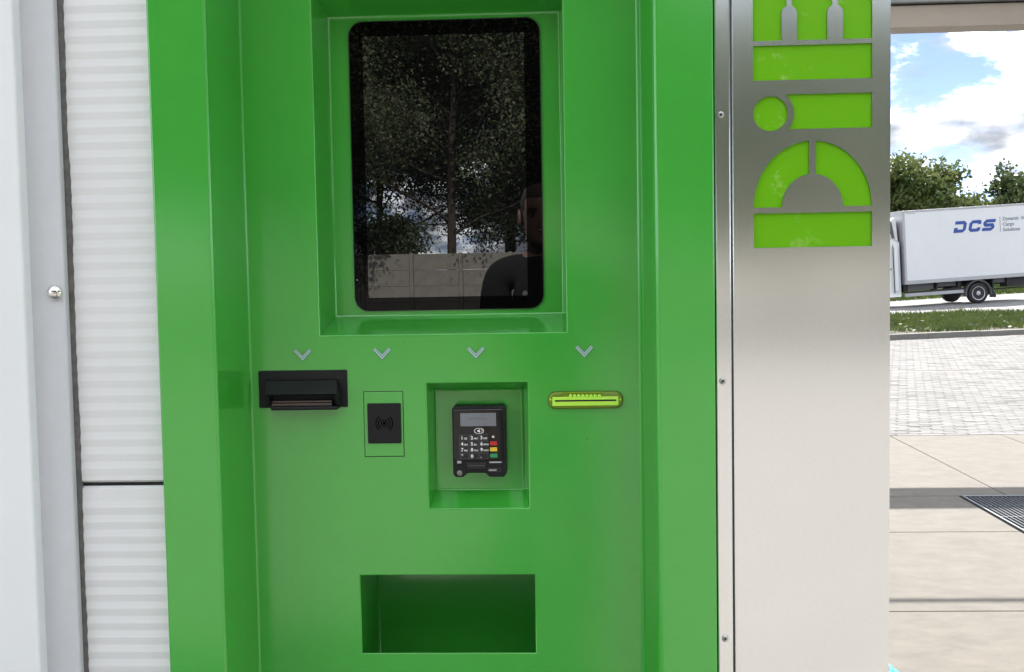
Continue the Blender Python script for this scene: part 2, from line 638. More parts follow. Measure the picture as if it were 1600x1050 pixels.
# ---- drain grating
gr = empty('drain_grating', (GX0, GY1, 0), 'dark galvanised drain grating let into the pale concrete apron', 'grating')
p = MB((GX0, GY1, 0))
p.box(GX0-0.025, GX1+0.025, GY0-0.025, GY1+0.025, -0.055, -0.048)
p.build('pit', pit_m, gr)
p = MB((GX0, GY1, 0))
for (a, bb, c, d) in ((GX0-0.012, GX0-0.004, GY0-0.022, GY1+0.022), (GX1+0.004, GX1+0.022, GY0-0.022, GY1+0.022),
                      (GX0-0.004, GX1+0.004, GY1+0.004, GY1+0.022), (GX0-0.004, GX1+0.004, GY0-0.022, GY0-0.004)):
    p.box(a, bb, c, d, -0.047, 0.003)
p.build('frame', galv_m, gr)
p = MB((GX0, GY1, 0))
x = GX0
while x < GX1:
    p.box(x, x+0.004, GY0, GY1, -0.04, 0.0)
    x += 0.027
y = GY0+0.05
while y < GY1:
    p.box(GX0, GX1, y, y+0.006, -0.03, -0.002)
    y += 0.30
tag(p.build('bars', galv_m, gr), kind='stuff')

# ---- block paving behind the apron
k0, k1 = G(1391, 531.5), G(1600, 522.5)       # foot line of the kerb
kdir = (k1-k0).normalized()
knor = Vector((-kdir.y, kdir.x, 0))
line_y = G(1495, 579).y
pav = bpy.data.objects.new('block_paving', None)
COL.objects.link(pav)
tag(pav, kind='structure')
base = MB().box(-24, 26, apron_y+0.01, apron_y+16.0, -0.059, -0.006)
base.build('paving_bed', kerb_m, pav)


def kerb_y(x):
    return k0.y + (x-k0.x)*kdir.y/kdir.x


vs, fs = [], []
bw, bl = 0.10, 0.20
y, row = apron_y+0.015, 0
while y < apron_y+15:
    if abs(y+bw/2-line_y) < 0.06:
        y += 0.05
        row += 1
        continue
    x0 = 1.6+(y-apron_y)*0.30
    x1 = 5.6+(y-apron_y)*0.58
    x = x0 + (row % 2)*bl/2
    while x < x1:
        if y+bw < kerb_y(x)-0.02:
            h = random.gauss(0, 0.0011)
            tx, ty = random.gauss(0, 0.0006), random.gauss(0, 0.0006)
            n = len(vs)
            a, bq, c, d = x+0.003, x+bl-0.003, y+0.003, y+bw-0.003
            q = 0.006
            vs += [(a, c, h-0.0045), (bq, c, h-0.0045), (bq, d, h-0.0045), (a, d, h-0.0045),
                   (a+q, c+q, h-tx-ty), (bq-q, c+q, h+tx-ty), (bq-q, d-q, h+tx+ty), (a+q, d-q, h-tx+ty)]
            fs += [(n+4, n+5, n+6, n+7), (n, n+1, n+5, n+4), (n+1, n+2, n+6, n+5), (n+2, n+3, n+7, n+6), (n+3, n, n+4, n+7)]
        x += bl
    y += bw
    row += 1
me = bpy.data.meshes.new('pavers')
me.from_pydata(vs, [], fs)
me.materials.append(paver_m)
tag(link(bpy.data.objects.new('pavers', me), pav), kind='stuff')
base = MB()
base.box(-24, 1.5, apron_y+0.015, apron_y+15, -0.011, 0.0)
base.build('paving_field', paver_m, pav)

# ---- kerb, verge, road
kerb = empty('kerb', k0)
tag(kerb, kind='structure')
kerb.rotation_euler = (0, 0, math.atan2(kdir.y, kdir.x))
ks = MB().box(0.004, 1.236, 0.0, 0.16, -0.06, 0.105).build('kerb_stone', kerb_m, kerb, bevel=0.012)
ks.location = (-9.92+0.86, 0, 0)
for i in range(1, 18):
    share(ks, kerb, (-9.92+0.86+i*1.24, 0, random.uniform(-0.004, 0.004)))

road_near, road_far = G(1495, 490.5).y, G(1495, 468).y
xw = G(1531, 475.2)                            # rear wheel contact of the truck
SLOPE = 0.05


def road_z(x):
    t = max(-1.0, min(1.0, (x-xw.x)/9.0))
    return SLOPE*9.0*(t-t**3/3)


def strip(name, ylo, yhi, zf0, zf1, mat, x0=-60, x1=90, n=75, kind='structure'):
    vs, fs = [], []
    for i in range(n+1):
        x = x0+(x1-x0)*i/n
        vs += [(x, ylo(x), zf0(x)), (x, yhi(x), zf1(x))]
    for i in range(n):
        fs.append((2*i, 2*i+2, 2*i+3, 2*i+1))
    me = bpy.data.meshes.new(name)
    me.from_pydata(vs, [], fs)
    for pp in me.polygons:
        pp.use_smooth = True
    me.materials.append(mat)
    return tag(link(bpy.data.objects.new(name, me)), kind=kind)


vb = lambda x: kerb_y(x)+0.17
strip('verge', vb, lambda x: road_near, lambda x: 0.085, lambda x: 0.03+road_z(x)*0.35, soil_m)
strip('road', lambda x: road_near, lambda x: road_far+0.4, lambda x: 0.02+road_z(x)*0.35, lambda x: 0.02+road_z(x)*1.02, road_m)
strip('far_verge', lambda x: road_far+0.4, lambda x: road_far+14, lambda x: 0.03+road_z(x)*1.02, lambda x: 0.5+road_z(x), grass_g)
strip('field', lambda x: road_far+14, lambda x: road_far+60, lambda x: 0.5+road_z(x), lambda x: 0.4, grass_g)


def blades(name, n, xr, yr, zf, hmin, hmax, mat, keep=None, lean=0.35, wid=0.012):
    x = RNG.uniform(*xr, n); y = RNG.uniform(*yr, n)
    if keep is not None:
        k = keep(x, y); x, y = x[k], y[k]
    n = len(x)
    z = np.array([zf(a, c) for a, c in zip(x, y)])
    clump = 0.6+0.6*(np.sin(x*2.3+1.3*np.sin(y*1.7))*np.cos(y*2.9+x*0.7)+1)/2
    h = RNG.uniform(hmin, hmax, n)*clump
    a = RNG.uniform(0, 2*np.pi, n)
    w = RNG.uniform(0.6, 1.5, n)*wid
    lx = RNG.normal(0, lean, n)*h; ly = RNG.normal(0, lean, n)*h
    dx, dy = np.cos(a)*w, np.sin(a)*w
    V = np.empty((n, 5, 3))
    V[:, 0] = np.c_[x-dx, y-dy, z]
    V[:, 1] = np.c_[x+dx, y+dy, z]
    V[:, 2] = np.c_[x+dx*0.8+lx*0.35, y+dy*0.8+ly*0.35, z+h*0.6]
    V[:, 3] = np.c_[x-dx*0.8+lx*0.35, y-dy*0.8+ly*0.35, z+h*0.6]
    V[:, 4] = np.c_[x+lx, y+ly, z+h]
    i = np.arange(n)[:, None]*5
    F = np.concatenate([np.c_[i, i+1, i+2], np.c_[i, i+2, i+3], np.c_[i+3, i+2, i+4]])
    return tri_mesh(name, V.reshape(-1, 3), F, mat)


def tri_mesh(name, V, F, mat, parent=None):
    me = bpy.data.meshes.new(name)
    k = F.shape[1]
    me.vertices.add(len(V)); me.vertices.foreach_set('co', np.asarray(V, dtype=np.float32).ravel())
    me.loops.add(F.size); me.loops.foreach_set('vertex_index', F.astype(np.int32).ravel())
    me.polygons.add(len(F)); me.polygons.foreach_set('loop_start', np.arange(0, F.size, k, dtype=np.int32))
    me.update(calc_edges=True)
    me.materials.append(mat)
    return link(bpy.data.objects.new(name, me), parent)


vx0, vx1 = 3.0, 18.0
vy = lambda x, y: 0.085+(0.03+road_z(x)*0.35-0.085)*max(0, min(1, (y-vb(x))/(road_near-vb(x))))
vis = lambda x, y: (y > k0.y+(x-k0.x)*kdir.y/kdir.x+0.22) & (y < road_near-0.05) & (x > (y+1.87)*0.255) & (x < (y+1.87)*0.46)
o = blades('verge_grass', 130000, (vx0, vx1), (kerb_y(vx0), road_near), vy, 0.05, 0.17, grass_m,
           keep=lambda x, y: vis(x, y) & (RNG.random(len(x)) < 0.10+0.55*np.clip((y-(k0.y+(x-k0.x)*kdir.y/kdir.x)-0.6)/4.5, 0, 1)+0.25*np.sin(x*2.1+y*0.8)*np.sin(y*1.9)), wid=0.011)
tag(o, 'short rough grass growing on the verge behind the kerb', 'grass', kind='stuff')
o = blades('tall_grass', 7000, (vx0, vx1), (road_near-3.2, road_near), vy, 0.10, 0.24, grass_m, keep=lambda x, y: vis(x, y) & (np.sin(x*3.1)+np.sin(x*1.3+1)+RNG.normal(0, 0.5, len(x)) > 0.1), wid=0.012, lean=0.3)
tag(o, 'taller grass tufts along the edge of the road', 'grass', kind='stuff')
o = blades('far_grass', 26000, (6, 24), (road_far+0.35, road_far+9), lambda x, y: 0.03+road_z(x)*1.02+(y-road_far-0.4)*0.033, 0.08, 0.32, grass_m,
           keep=lambda x, y: (x > (y+1.87)*0.26) & (x < (y+1.87)*0.45), wid=0.016)
tag(o, 'green grass on the far side of the road behind the truck', 'grass', kind='stuff')
# weeds: small broad leaves low in the verge
n = 1200
x = RNG.uniform(vx0, vx1, n); y = RNG.uniform(kerb_y(vx0), road_near-1, n)
k = vis(x, y); x, y = x[k], y[k]; n = len(x)
z = np.array([vy(a, c) for a, c in zip(x, y)])+RNG.uniform(0.015, 0.12, n)
c = np.c_[x, y, z]
d1 = RNG.normal(size=(n, 3)); d1[:, 2] *= 0.4; d1 /= np.linalg.norm(d1, axis=1)[:, None]
d2 = np.cross(d1, RNG.normal(size=(n, 3))); d2 /= np.linalg.norm(d2, axis=1)[:, None]
s = RNG.uniform(0.018, 0.05, n)[:, None]
V = np.stack([c-d1*s*1.4, c-d2*s, c+d1*s*1.4, c+d2*s], 1).reshape(-1, 3)
o = tri_mesh('verge_weeds', V, np.arange(n*4).reshape(-1, 4), weed_m)
tag(o, 'low broad leaved weeds scattered in the verge', 'weeds', kind='stuff')


# ================================================================== TREES
def grow_tree(seed, height, spread, trunk_r, trunk_h, n_limb, leaves, leaf_size, clump_r, lean=0.0, drop=0.0):
    """returns (branch MB, leaf verts): tapered trunk, limbs, twigs, leaf clumps along them"""
    rg = np.random.default_rng(seed)
    mb = MB()
    tips = []

    def limb(p, d, length, r, depth):
        pts, rad = [p], [r]
        q = p.copy(); dd = d.normalized()
        ns = 5 if depth < 2 else 3
        for i in range(ns):
            dd = (dd + Vector(rg.normal(0, 0.20, 3)) + Vector((0, 0, 0.10 if depth < 2 else -drop))).normalized()
            q = q + dd*(length/ns)
            pts.append(q.copy()); rad.append(r*(1-0.8*(i+1)/ns)+0.004)
        mb.tube(pts, rad, n=6 if depth < 2 else 4, caps=False)
        if depth >= 1:
            for i in range(1, ns+1):
                tips.append((pts[i], 0.55+0.45*i/ns))
        if depth < 2:
            nb = 5 if depth == 0 else 4
            for i in range(nb):
                t = 0.3+0.7*(i+0.5)/nb
                kk = min(ns-1, int(t*ns)); base = pts[kk].lerp(pts[kk+1], t*ns-kk)
                ax = Vector(rg.normal(0, 1, 3)); side = dd.cross(ax).normalized()
                nd = (dd*0.55+side*0.9+Vector((0, 0, 0.12))).normalized()
                limb(base, nd, length*rg.uniform(0.38, 0.62), rad[kk]*0.5, depth+1)

    tp, tr = [], []
    nt_ = 9
    for i in range(nt_+1):
        t = i/nt_
        tp.append(Vector((lean*height*t*t+rg.normal(0, 0.05)*t, rg.normal(0, 0.06)*t, height*0.86*t)))
        tr.append(trunk_r*(1.25 if i == 0 else 1.0)*(1-0.88*t)+0.01)
    mb.tube(tp, tr, n=9, caps=False)
    for i in range(n_limb):
        t = trunk_h/height/0.86 + (1-trunk_h/height/0.86)*((i+0.4)/n_limb)
        kk = min(nt_-1, int(t*nt_)); base = tp[kk].lerp(tp[kk+1], t*nt_-kk)
        a = i*2.4+rg.uniform(-0.4, 0.4)
        shape = math.sin(math.pi*min(0.97, 0.22+0.75*(i+0.5)/n_limb))
        d = Vector((math.cos(a), math.sin(a), 0.25+0.65*t))
        limb(base, d, spread*(0.55+0.6*shape)*rg.uniform(0.8, 1.1), tr[kk]*0.36, 0)
    P = np.array([tuple(t[0]) for t in tips]); W = np.array([t[1] for t in tips])
    keep = rg.random(len(P)) < 0.86
    P, W = P[keep], W[keep]
    idx = rg.choice(len(P), leaves, p=W/W.sum())
    C = P[idx]+rg.normal(0, clump_r, (leaves, 3))*np.array([1, 1, 0.75])
    d1 = rg.normal(size=(leaves, 3)); d1 /= np.linalg.norm(d1, axis=1)[:, None]
    d2 = np.cross(d1, rg.normal(size=(leaves, 3))); d2 /= np.linalg.norm(d2, axis=1)[:, None]
    s = (rg.uniform(0.6, 1.3, leaves)*leaf_size)[:, None]
    V = np.stack([C-d1*s, C-d2*s*0.55, C+d1*s, C+d2*s*0.55], 1).reshape(-1, 3)
    return mb, V


def make_tree(name, loc, label, leafm, group=None, cat='tree', rz=0.0, sc=1.0, **kw):
    t = empty(name, loc, label, cat, group, rz)
    t.scale = (sc, sc, sc)
    mb, V = grow_tree(**kw)
    tr = mb.build('trunk', bark_m, t, fix=False)
    cr = tri_mesh('crown', V, np.arange(len(V)).reshape(-1, 4), leafm, t)
    return t, tr, cr


def copy_tree(src, loc, label, rz, sc, group=None):
    t0, tr, cr = src
    t = empty(t0.name.split('.')[0], loc, label, 'tree', group, rz)
    t.scale = sc if hasattr(sc, '__len__') else (sc,)*3
    for ch in (tr, cr):
        share(ch, t)
    return t


def at_far(px, dist):
    q = G(px, 470)
    s_ = dist/(q.y-CAM.y)
    return Vector((q.x*s_, CAM.y+dist, 0.35))


BG = 'trees behind the road'
ta = make_tree('broadleaf_tree', at_far(1428, 60), 'leftmost mid green leafy tree behind the cab end of the truck', leaf_a, BG,
               seed=3, height=5.2, spread=2.5, trunk_r=0.16, trunk_h=0.9, n_limb=15, leaves=17000, leaf_size=0.135, clump_r=0.30, drop=0.05)
tb = make_tree('broadleaf_tree', at_far(1592, 58), 'dark green tree with open crown at the right edge of the picture', leaf_b, BG,
               seed=9, height=4.7, spread=1.9, trunk_r=0.14, trunk_h=1.6, n_limb=11, leaves=6500, leaf_size=0.135, clump_r=0.24)
td = make_tree('conifer_tree', at_far(1512, 63), 'small pointed dark tree standing between the leafy trees above the truck', leaf_b, BG,
               seed=21, height=5.0, spread=0.8, trunk_r=0.10, trunk_h=0.6, n_limb=22, leaves=4200, leaf_size=0.10, clump_r=0.16, drop=0.2)
copy_tree(ta, at_far(1330, 62), 'leafy tree mostly hidden behind the steel column', 1.9, 0.98, BG)
copy_tree(ta, at_far(1488, 66), 'low bushy tree just right of the leftmost tall tree', 0.8, (0.85, 0.85, 0.74), BG)
copy_tree(ta, at_far(1550, 66), 'low bushy tree left of the open crowned dark tree', 4.2, (0.82, 0.82, 0.70), BG)
copy_tree(ta, at_far(1640, 70), 'leafy tree just beyond the right edge of the picture', 3.1, 0.85, BG)

# trees and wall in front of the kiosk (seen in its screen)
WT = 'trees behind the concrete wall'
tm_p = M(706, 392, YW-1.6)
tm = make_tree('broadleaf_tree', (tm_p.x, YW-1.6, 0), 'tall broad tree with dark trunk reflected in the middle of the screen', leaf_c, WT,
               seed=14, height=15.5, spread=5.4, trunk_r=0.16, trunk_h=2.4, n_limb=26, leaves=130000, leaf_size=0.064, clump_r=0.42, lean=0.02, drop=0.22)
tn = make_tree('broadleaf_tree', (tm_p.x+4.6, YW-4.6, 0), 'tall leafy tree right of the reflected trunk, behind the concrete wall', leaf_c, WT,
               seed=33, height=14.0, spread=4.6, trunk_r=0.2, trunk_h=1.6, n_limb=24, leaves=105000, leaf_size=0.064, clump_r=0.40, drop=0.25)
copy_tree(tn, (tm_p.x-6.6, YW-5.0, 0), 'leafy tree left of the reflected trunk, behind the concrete wall', 2.2, 0.95, WT)
copy_tree(tm, (tm_p.x-12.5, YW-3.0, 0), 'second leafy tree left of the reflected trunk', 1.1, 0.95, WT)
copy_tree(tn, (tm_p.x+11.5, YW-2.4, 0), 'second leafy tree right of the reflected trunk', 4.0, 0.68, WT)
copy_tree(tm, (tm_p.x+17.5, YW-4.0, 0), 'third leafy tree right of the reflected trunk', 2.7, 0.66, WT)
copy_tree(tn, (tm_p.x-19, YW-4.0, 0), 'third leafy tree left of the reflected trunk', 5.0, 1.0, WT)
for i, (dx, dy, sc0, rz_) in enumerate(((-15.5, 9.0, 1.1, 0.4), (-9.5, 10.5, 1.0, 2.9), (-4.0, 12.0, 1.0, 0.2), (1.5, 9.5, 1.15, 5.1), (8.5, 10.0, 0.74, 1.3), (14.5, 9.0, 0.78, 3.6), (21.0, 8.0, 0.8, 0.9))):  # row added to darken the steel column's reflection and close sky gaps
    copy_tree(tn if i % 2 else tm, (tm_p.x+dx, YW-dy, 0), 'back row tree behind the concrete wall, number %s from the kiosk\'s left' % ('one', 'two', 'three', 'four', 'five', 'six', 'seven', 'eight')[i], rz_, sc0, 'back row of trees behind the concrete wall')
for i, (x_, y_, sc0, rz_) in enumerate(((18.5, -27.0, 1.0, 0.7), (20.0, -18.5, 1.05, 3.3), (21.0, -10.0, 0.95, 5.2))):  # out-of-view trees added to cut the light reaching the kiosk from the right
    copy_tree(tn if i % 2 else tm, (x_, y_, 0), 'added unseen tree cutting side light on the right of the forecourt, %s from the concrete wall' % ('first', 'second', 'third', 'fourth')[i], rz_, sc0, 'trees added beside the forecourt to cut side light')
sh = make_tree('shrub', (M(606, 380, YW-1.5).x, YW-1.5, 0), 'low bush peeping over the concrete wall left of the reflected trunk', leaf_c, cat='shrub',
               seed=5, height=3.1, spread=1.0, trunk_r=0.05, trunk_h=0.4, n_limb=12, leaves=9000, leaf_size=0.07, clump_r=0.26)

for i, (dx, dy, k_) in enumerate(((6.6, 1.5, 1.15), (9.4, 1.3, 1.25), (12.2, 1.5, 1.1), (15.0, 1.4, 1.25))):
    t_ = empty('shrub', (tm_p.x+dx, YW-dy, 0), 'bush behind the concrete wall right of the reflected trunk, %s along the wall' % ('first', 'second', 'third', 'fourth', 'fifth', 'sixth')[i], 'shrub', 'bushes behind the concrete wall', 1.3*i)
    t_.scale = (k_*1.25, k_*1.1, k_)
    for ch in sh[1:]:
        share(ch, t_)
cw = empty('concrete_wall', (0, YW, 0), 'precast concrete panel wall with posts facing the kiosk, reflected in the screen', 'wall')
sp_ = M(720, 420, YW).x-M(643, 420, YW).x
px0 = M(643, 420, YW).x
pn = MB().box(0.004, sp_-0.124, -0.03, 0.03, 0.0, 0.488).build('wall_panel', wall_m, cw, bevel=0.008, segs=1)
po = MB().box(-0.06, 0.06, -0.075, 0.075, 0.0, 2.03).build('post', wall_m, cw, bevel=0.01, segs=1)
ztop = M(640, 397, YW).z
first = True
for i in range(-11, 13):
    x = px0+i*sp_
    if i == -11:
        po.location = (x, 0, ztop-2.03+0.02)
    else:
        share(po, cw, (x, 0, ztop-2.03+0.02))
    for r_ in range(4):
        l_ = (x+0.062, random.uniform(-0.006, 0.006), ztop-0.492*(r_+1))
        if first:
            pn.location = l_; first = False
        else:
            share(pn, cw, l_)


# ================================================================== CANOPY of the wash bay
bp_ = U(1495, 41, 7.9)
s_ = (3.5-CAM.z)/(bp_.z-CAM.z)
BY = CAM.y+(7.9-CAM.y)*s_
cn = empty('wash_bay_canopy', (0.9, BY, 0), 'grey metal canopy beam spanning the wash bay beyond the steel column', 'canopy')
o3 = (0.9, BY, 0)
MB(o3).box(-0.6, 9.0, BY, BY+0.27, 3.5, 3.69).build('beam', canopy_m, cn, bevel=0.006)
MB(o3).box(-0.6, 9.0, BY-0.05, BY+0.30, 3.705, 3.86).build('fascia', fascia_m, cn, bevel=0.006)
MB(o3).box(-0.6, 9.0, BY+0.02, BY+0.25, 3.685, 3.71).build('gutter', dark_m, cn)
for xx in (-0.5, 8.8):
    MB(o3).box(xx-0.08, xx+0.08, BY+0.05, BY+0.21, 0.0, 3.52).build('post', canopy_m, cn, bevel=0.006)
tp_ = math.tan(SUN_EL)/math.cos(SUN_AZ)
py_ = G(1495, 938).y+3.95/tp_
MB(o3).tube([(-0.5, py_, 3.95), (8.9, py_, 3.95)], 0.022, n=10).build('rail', canopy_m, cn)
for xx in (-0.45, 8.75):
    MB(o3).box(xx-0.03, xx+0.03, py_-0.03, BY+0.2, 3.862, 3.93).build('bracket', canopy_m, cn)


# ================================================================== BUILDING with ribbed panels and posts
YP, YG, YWP, YF, YI = -0.105, -0.125, -0.150, -0.140, 0.0
bx_ = U(49, 525, YG).x
bl_ = empty('plant_room', (bx_-2, YP, 0), 'white plant room of ribbed metal panels that the green kiosk is built into', 'building')
ob = tuple(bl_.location)
xg0, xg1 = U(47, 525, YG).x, U(104, 525, YG).x
xp0 = U(113, 525, YP).x
xk0 = U(246, 525, YF).x
zj = U(190, 757, YP).z
ROOF = 2.75
MB(ob).box(bx_-5.5, U(1386, 525, YF).x-0.02, 0.30, 3.2, 0.0, ROOF).build('core', white_m, bl_)
MB(ob).box(bx_-5.6, U(1386, 525, YF).x+0.05, -0.165, 3.3, ROOF, ROOF+0.12).build('roof', white_m, bl_, bevel=0.01)


def ribbed(z0, z1):
    mb = MB(ob)
    pitch = 0.0238
    pts = []
    n_ = int((z1-z0)/pitch)
    a = 0.0011
    pts.append((YP+0.006, z0)); pts.append((YP, z0+0.004))
    z = z0+0.012
    while z < z1-pitch-0.0045:
        for t, dy in ((0.0, 0), (0.06, 0.18), (0.44, 1.0), (0.5, 1.0), (0.56, 0.82), (0.94, 0.0)):
            pts.append((YP-a*dy, z+t*pitch))
        z += pitch
    pts.append((YP, z)); pts.append((YP, z1-0.004)); pts.append((YP+0.006, z1))
    xa, xb = xp0-0.012, xk0+0.03
    vs, fs = [], []
    for (yy, zz) in pts:
        vs += [(xa, yy, zz), (xb, yy, zz)]
    for i in range(len(pts)-1):
        fs.append((2*i, 2*i+1, 2*i+3, 2*i+2))
    mb.add(vs, fs, smooth=False)
    return mb.build('wall_panel', panel_m, bl_, fix=False)


ribbed(zj+0.0028, 2.73)
ribbed(0.03, zj-0.0028)
MB(ob).box(xp0-0.012, xk0+0.03, YP+0.007, YP+0.05, 0.02, 2.73).build('panel_core', dark_m, bl_)
mb = MB(ob)                                                  # hand-laid sealant bead between post and panel
n_ = 220
ring = []
wob = 0.0
for i in range(n_+1):
    z = 0.02+2.70*i/n_
    wob = wob*0.95+random.gauss(0, 0.00035)
    xa, xb = xg1-0.004, xp0+0.0075+wob
    ring.append([(xa, YP-0.002, z), (xa+0.004, YP-0.006, z), ((xa+xb)/2, YP-0.0035+random.gauss(0, 0.0005), z), (xb-0.002, YP-0.0040, z), (xb, YP+0.002, z)])
mb.rings(ring, cap1=False, closed=False, smooth=True)
mb.build('sealant_bead', seal_m, bl_, fix=False)
pg = MB(ob).box(xg0-0.02, xg1, YG, YP+0.04, 0.0, 2.73).build('corner_post', grey_m, bl_, bevel=0.003, segs=3)
xw1 = U(40.5, 525, YWP).x
MB(ob).box(xw1-0.55, xw1, YWP, YG+0.03, 0.0, 2.73).build('white_cladding', white_m, bl_, bevel=0.0035, segs=3)
# small chip and bolt on the grey post
bq = U(86.5, 457.5, YG)
mb = MB(ob)
mb.lathe([(0.0128, 0.0), (0.0128, -0.0012), (0.0122, -0.004), (0.0098, -0.0072), (0.006, -0.0090), (0.002, -0.0097)], (bq.x, YG, bq.z), n=28, cap0=False)
mb.build('bolt', bolt_m, bl_)
for zz in (bq.z+0.80, bq.z-0.80):
    mb = MB(ob)
    mb.lathe([(0.0128, 0.0), (0.0128, -0.0012), (0.0122, -0.004), (0.0098, -0.0072), (0.006, -0.0090), (0.002, -0.0097)], (bq.x, YG, zz), n=28, cap0=False)
    mb.build('bolt', bolt_m, bl_)

# ================================================================== KIOSK
kx = U(680, 525, 0).x
ki = empty('payment_kiosk', (kx, 0, 0), 'green car wash payment kiosk with black screen and card terminal', 'kiosk')
ok_ = (kx, 0, 0)
ZB, ZT = 0.05, 2.35


def vprofile(pts, name, smooth_idx, mat=green):
    """vertical extrusion of an (x,y) profile"""
    mb = MB(ok_)
    vs = []
    for (xx, yy) in pts:
        vs += [(xx, yy, ZB), (xx, yy, ZT)]
    base = 0
    mb.add(vs, [])
    for i in range(len(pts)-1):
        mb.f.append([2*i, 2*i+2, 2*i+3, 2*i+1]); mb.s.append(i in smooth_idx)
    return mb.build(name, mat, ki, fix=False)


def fillet(p0, p1, p2, r, n=5):
    """points rounding the corner p1"""
    a = Vector((*p0, 0)); b_ = Vector((*p1, 0)); c = Vector((*p2, 0))
    u = (a-b_).normalized(); v = (c-b_).normalized()
    ang = u.angle(v); t = r/math.tan(ang/2)
    cen = b_+(u+v).normalized()*(r/math.sin(ang/2))
    s0 = b_+u*t-cen; s1 = b_+v*t-cen
    out = []
    for k in range(n+1):
        q = s0.lerp(s1, k/n).normalized()*r+cen
        out.append((q.x, q.y))
    return out


def rounded(path, radii, n=5):
    pts, sm = [path[0]], set()
    for i in range(1, len(path)-1):
        f_ = fillet(path[i-1], path[i], path[i+1], radii[i], n)
        for k in range(len(f_)-1):
            sm.add(len(pts)+k)
        pts += f_
    pts.append(path[-1])
    return pts, sm


xl1, xl2 = U(337, 525, YF).x, U(389, 525, YI).x
xr1, xr2, xr3 = U(1024.5, 525, YF).x, U(1001.5, 525, YI).x, U(1117.5, 525, YF).x
PL = xl2+0.008
PR = xr2-0.008
pts, sm = rounded([(xk0, 0.28), (xk0, YF), (xl1, YF), (xl2, YI), (PL, YI)], [0, 0.004, 0.006, 0.004, 0])
vprofile(pts, 'side_frame', sm)
pts, sm = rounded([(PR, YI), (xr2, YI), (xr1, YF), (xr3, YF), (xr3, 0.28)], [0, 0.006, 0.008, 0.003, 0])
vprofile(pts, 'side_frame', sm)
MB(ok_).box(xl1, xr1, YF+0.001, 0.02, 2.12, ZT).build('top_frame', green, ki, bevel=0.006, segs=3)
MB(ok_).box(xk0+0.003, xr3-0.003, YF+0.002, 0.28, 0.0, ZB+0.001).build('plinth', dark_m, ki)

r_scr = rect(492.5, 881.5, -28, 521.5, 0.0)
r_scb = rect(518, 877.5, 22.5, 492.5, 0.10)
r_trm = rect(669, 825.3, 598.3, 794, 0.0)
r_trb = rect(681.5, 817.5, 608.5, 765, 0.05)
r_dis = rect(564.5, 836.5, 898.5, 1020.5, 0.0)

# fascia sheet with its three openings
FR = 0.0028


def holed_sheet(x0, x1, z0, z1, holes, y):
    xs = sorted({x0, x1, *[h[0] for h in holes], *[h[1] for h in holes]})
    zs = sorted({z0, z1, *[h[2] for h in holes], *[h[3] for h in holes]})
    vi, vs, fs = {}, [], []

    def vid(a, c):
        if (a, c) not in vi:
            vi[(a, c)] = len(vs); vs.append((a, y, c))
        return vi[(a, c)]
    for i in range(len(xs)-1):
        for j in range(len(zs)-1):
            cx, cz = (xs[i]+xs[i+1])/2, (zs[j]+zs[j+1])/2
            if any(h[0] < cx < h[1] and h[2] < cz < h[3] for h in holes):
                continue
            fs.append((vid(xs[i], zs[j]), vid(xs[i+1], zs[j]), vid(xs[i+1], zs[j+1]), vid(xs[i], zs[j+1])))
    return vs, fs


mb = MB(ok_)
vs, fs = holed_sheet(PL, PR, ZB, ZT, [grow(r_scr, FR), grow(r_trm, FR), grow(r_dis, 0.002)], YI)
mb.add(vs, fs)
mb.build('fascia_panel', green, ki, fix=False)


def recess(name, front, back, yb, r1, r2, cap=True, mat=green):
    n = 4
    rings = [rc(grow(front, r1), 0.0)]
    sm = set()
    for k in range(1, n+1):
        a = R(90*k/n)
        rings.append(rc(grow(front, r1*(1-math.sin(a))), r1*(1-math.cos(a))))
        sm.add(len(rings)-2)
    ka = len(rings)-1
    # concave foot: quarter round from wall to back
    for k in range(0, n+1):
        a = R(90*k/n)
        t = 1-r2/yb if k == 0 else None
        if k == 0:
            f_ = [fr+(bk-fr)*(1-r2/yb) for fr, bk in zip(front, back)]
            rings.append(rc(tuple(f_), yb-r2)); start = tuple(f_)
        else:
            tgt = grow(back, -r2)
            w = 1-math.cos(a)
            f_ = tuple(s+(g_-s)*w for s, g_ in zip(start, tgt))
            rings.append(rc(f_, yb-r2+r2*math.sin(a)))
            sm.add(len(rings)-2)
    mb = MB(ok_)
    mb.rings(rings, cap1=cap, smooth=sm)
    return mb.build(name, mat, ki, fix=False)


recess('screen_recess', r_scr, r_scb, 0.10, FR, 0.0035)
recess('terminal_recess', r_trm, r_trb, 0.05, FR, 0.003)
db = (r_dis[0]-0.010, r_dis[1]+0.010, r_dis[2]-0.115, r_dis[3]+0.03)
recess('dispenser_tray', r_dis, db, 0.235, 0.002, 0.003)

# screen: glass, display, rim
r_gl = rect(550.5, 845.5, 31.5, 483, SCREEN_Y)
r_ac = rect(571, 821.5, 54, 463.5, SCREEN_Y)
scr = MB(ok_).prism(rrect(*r_gl, 0.024, 9), SCREEN_Y, 0.099, ).build('screen', bezel_m, ki)
MB(ok_).prism(rrect(*r_ac, 0.001, 2), SCREEN_Y-0.0002, SCREEN_Y+0.0005).build('display', disp_m, scr)
ro = rrect(*grow(r_gl, 0.0016), 0.0255, 9)
ri = rrect(*grow(r_gl, 0.0001), 0.0241, 9)
mb = MB(ok_)
mb.rings([[(x, 0.0988, z) for x, z in ro], [(x, SCREEN_Y-0.0003, z) for x, z in ro], [(x, SCREEN_Y-0.0003, z) for x, z in ri], [(x, 0.0988, z) for x, z in ri]], cap1=False)
mb.build('rim', blackp, scr)
led = U(558.2, 437.5, SCREEN_Y)
MB(ok_).lathe([(0.0008, 0.0), (0.0008, -0.0003)], (led.x, SCREEN_Y-0.0001, led.z), n=8).build('indicator', print_w, scr)

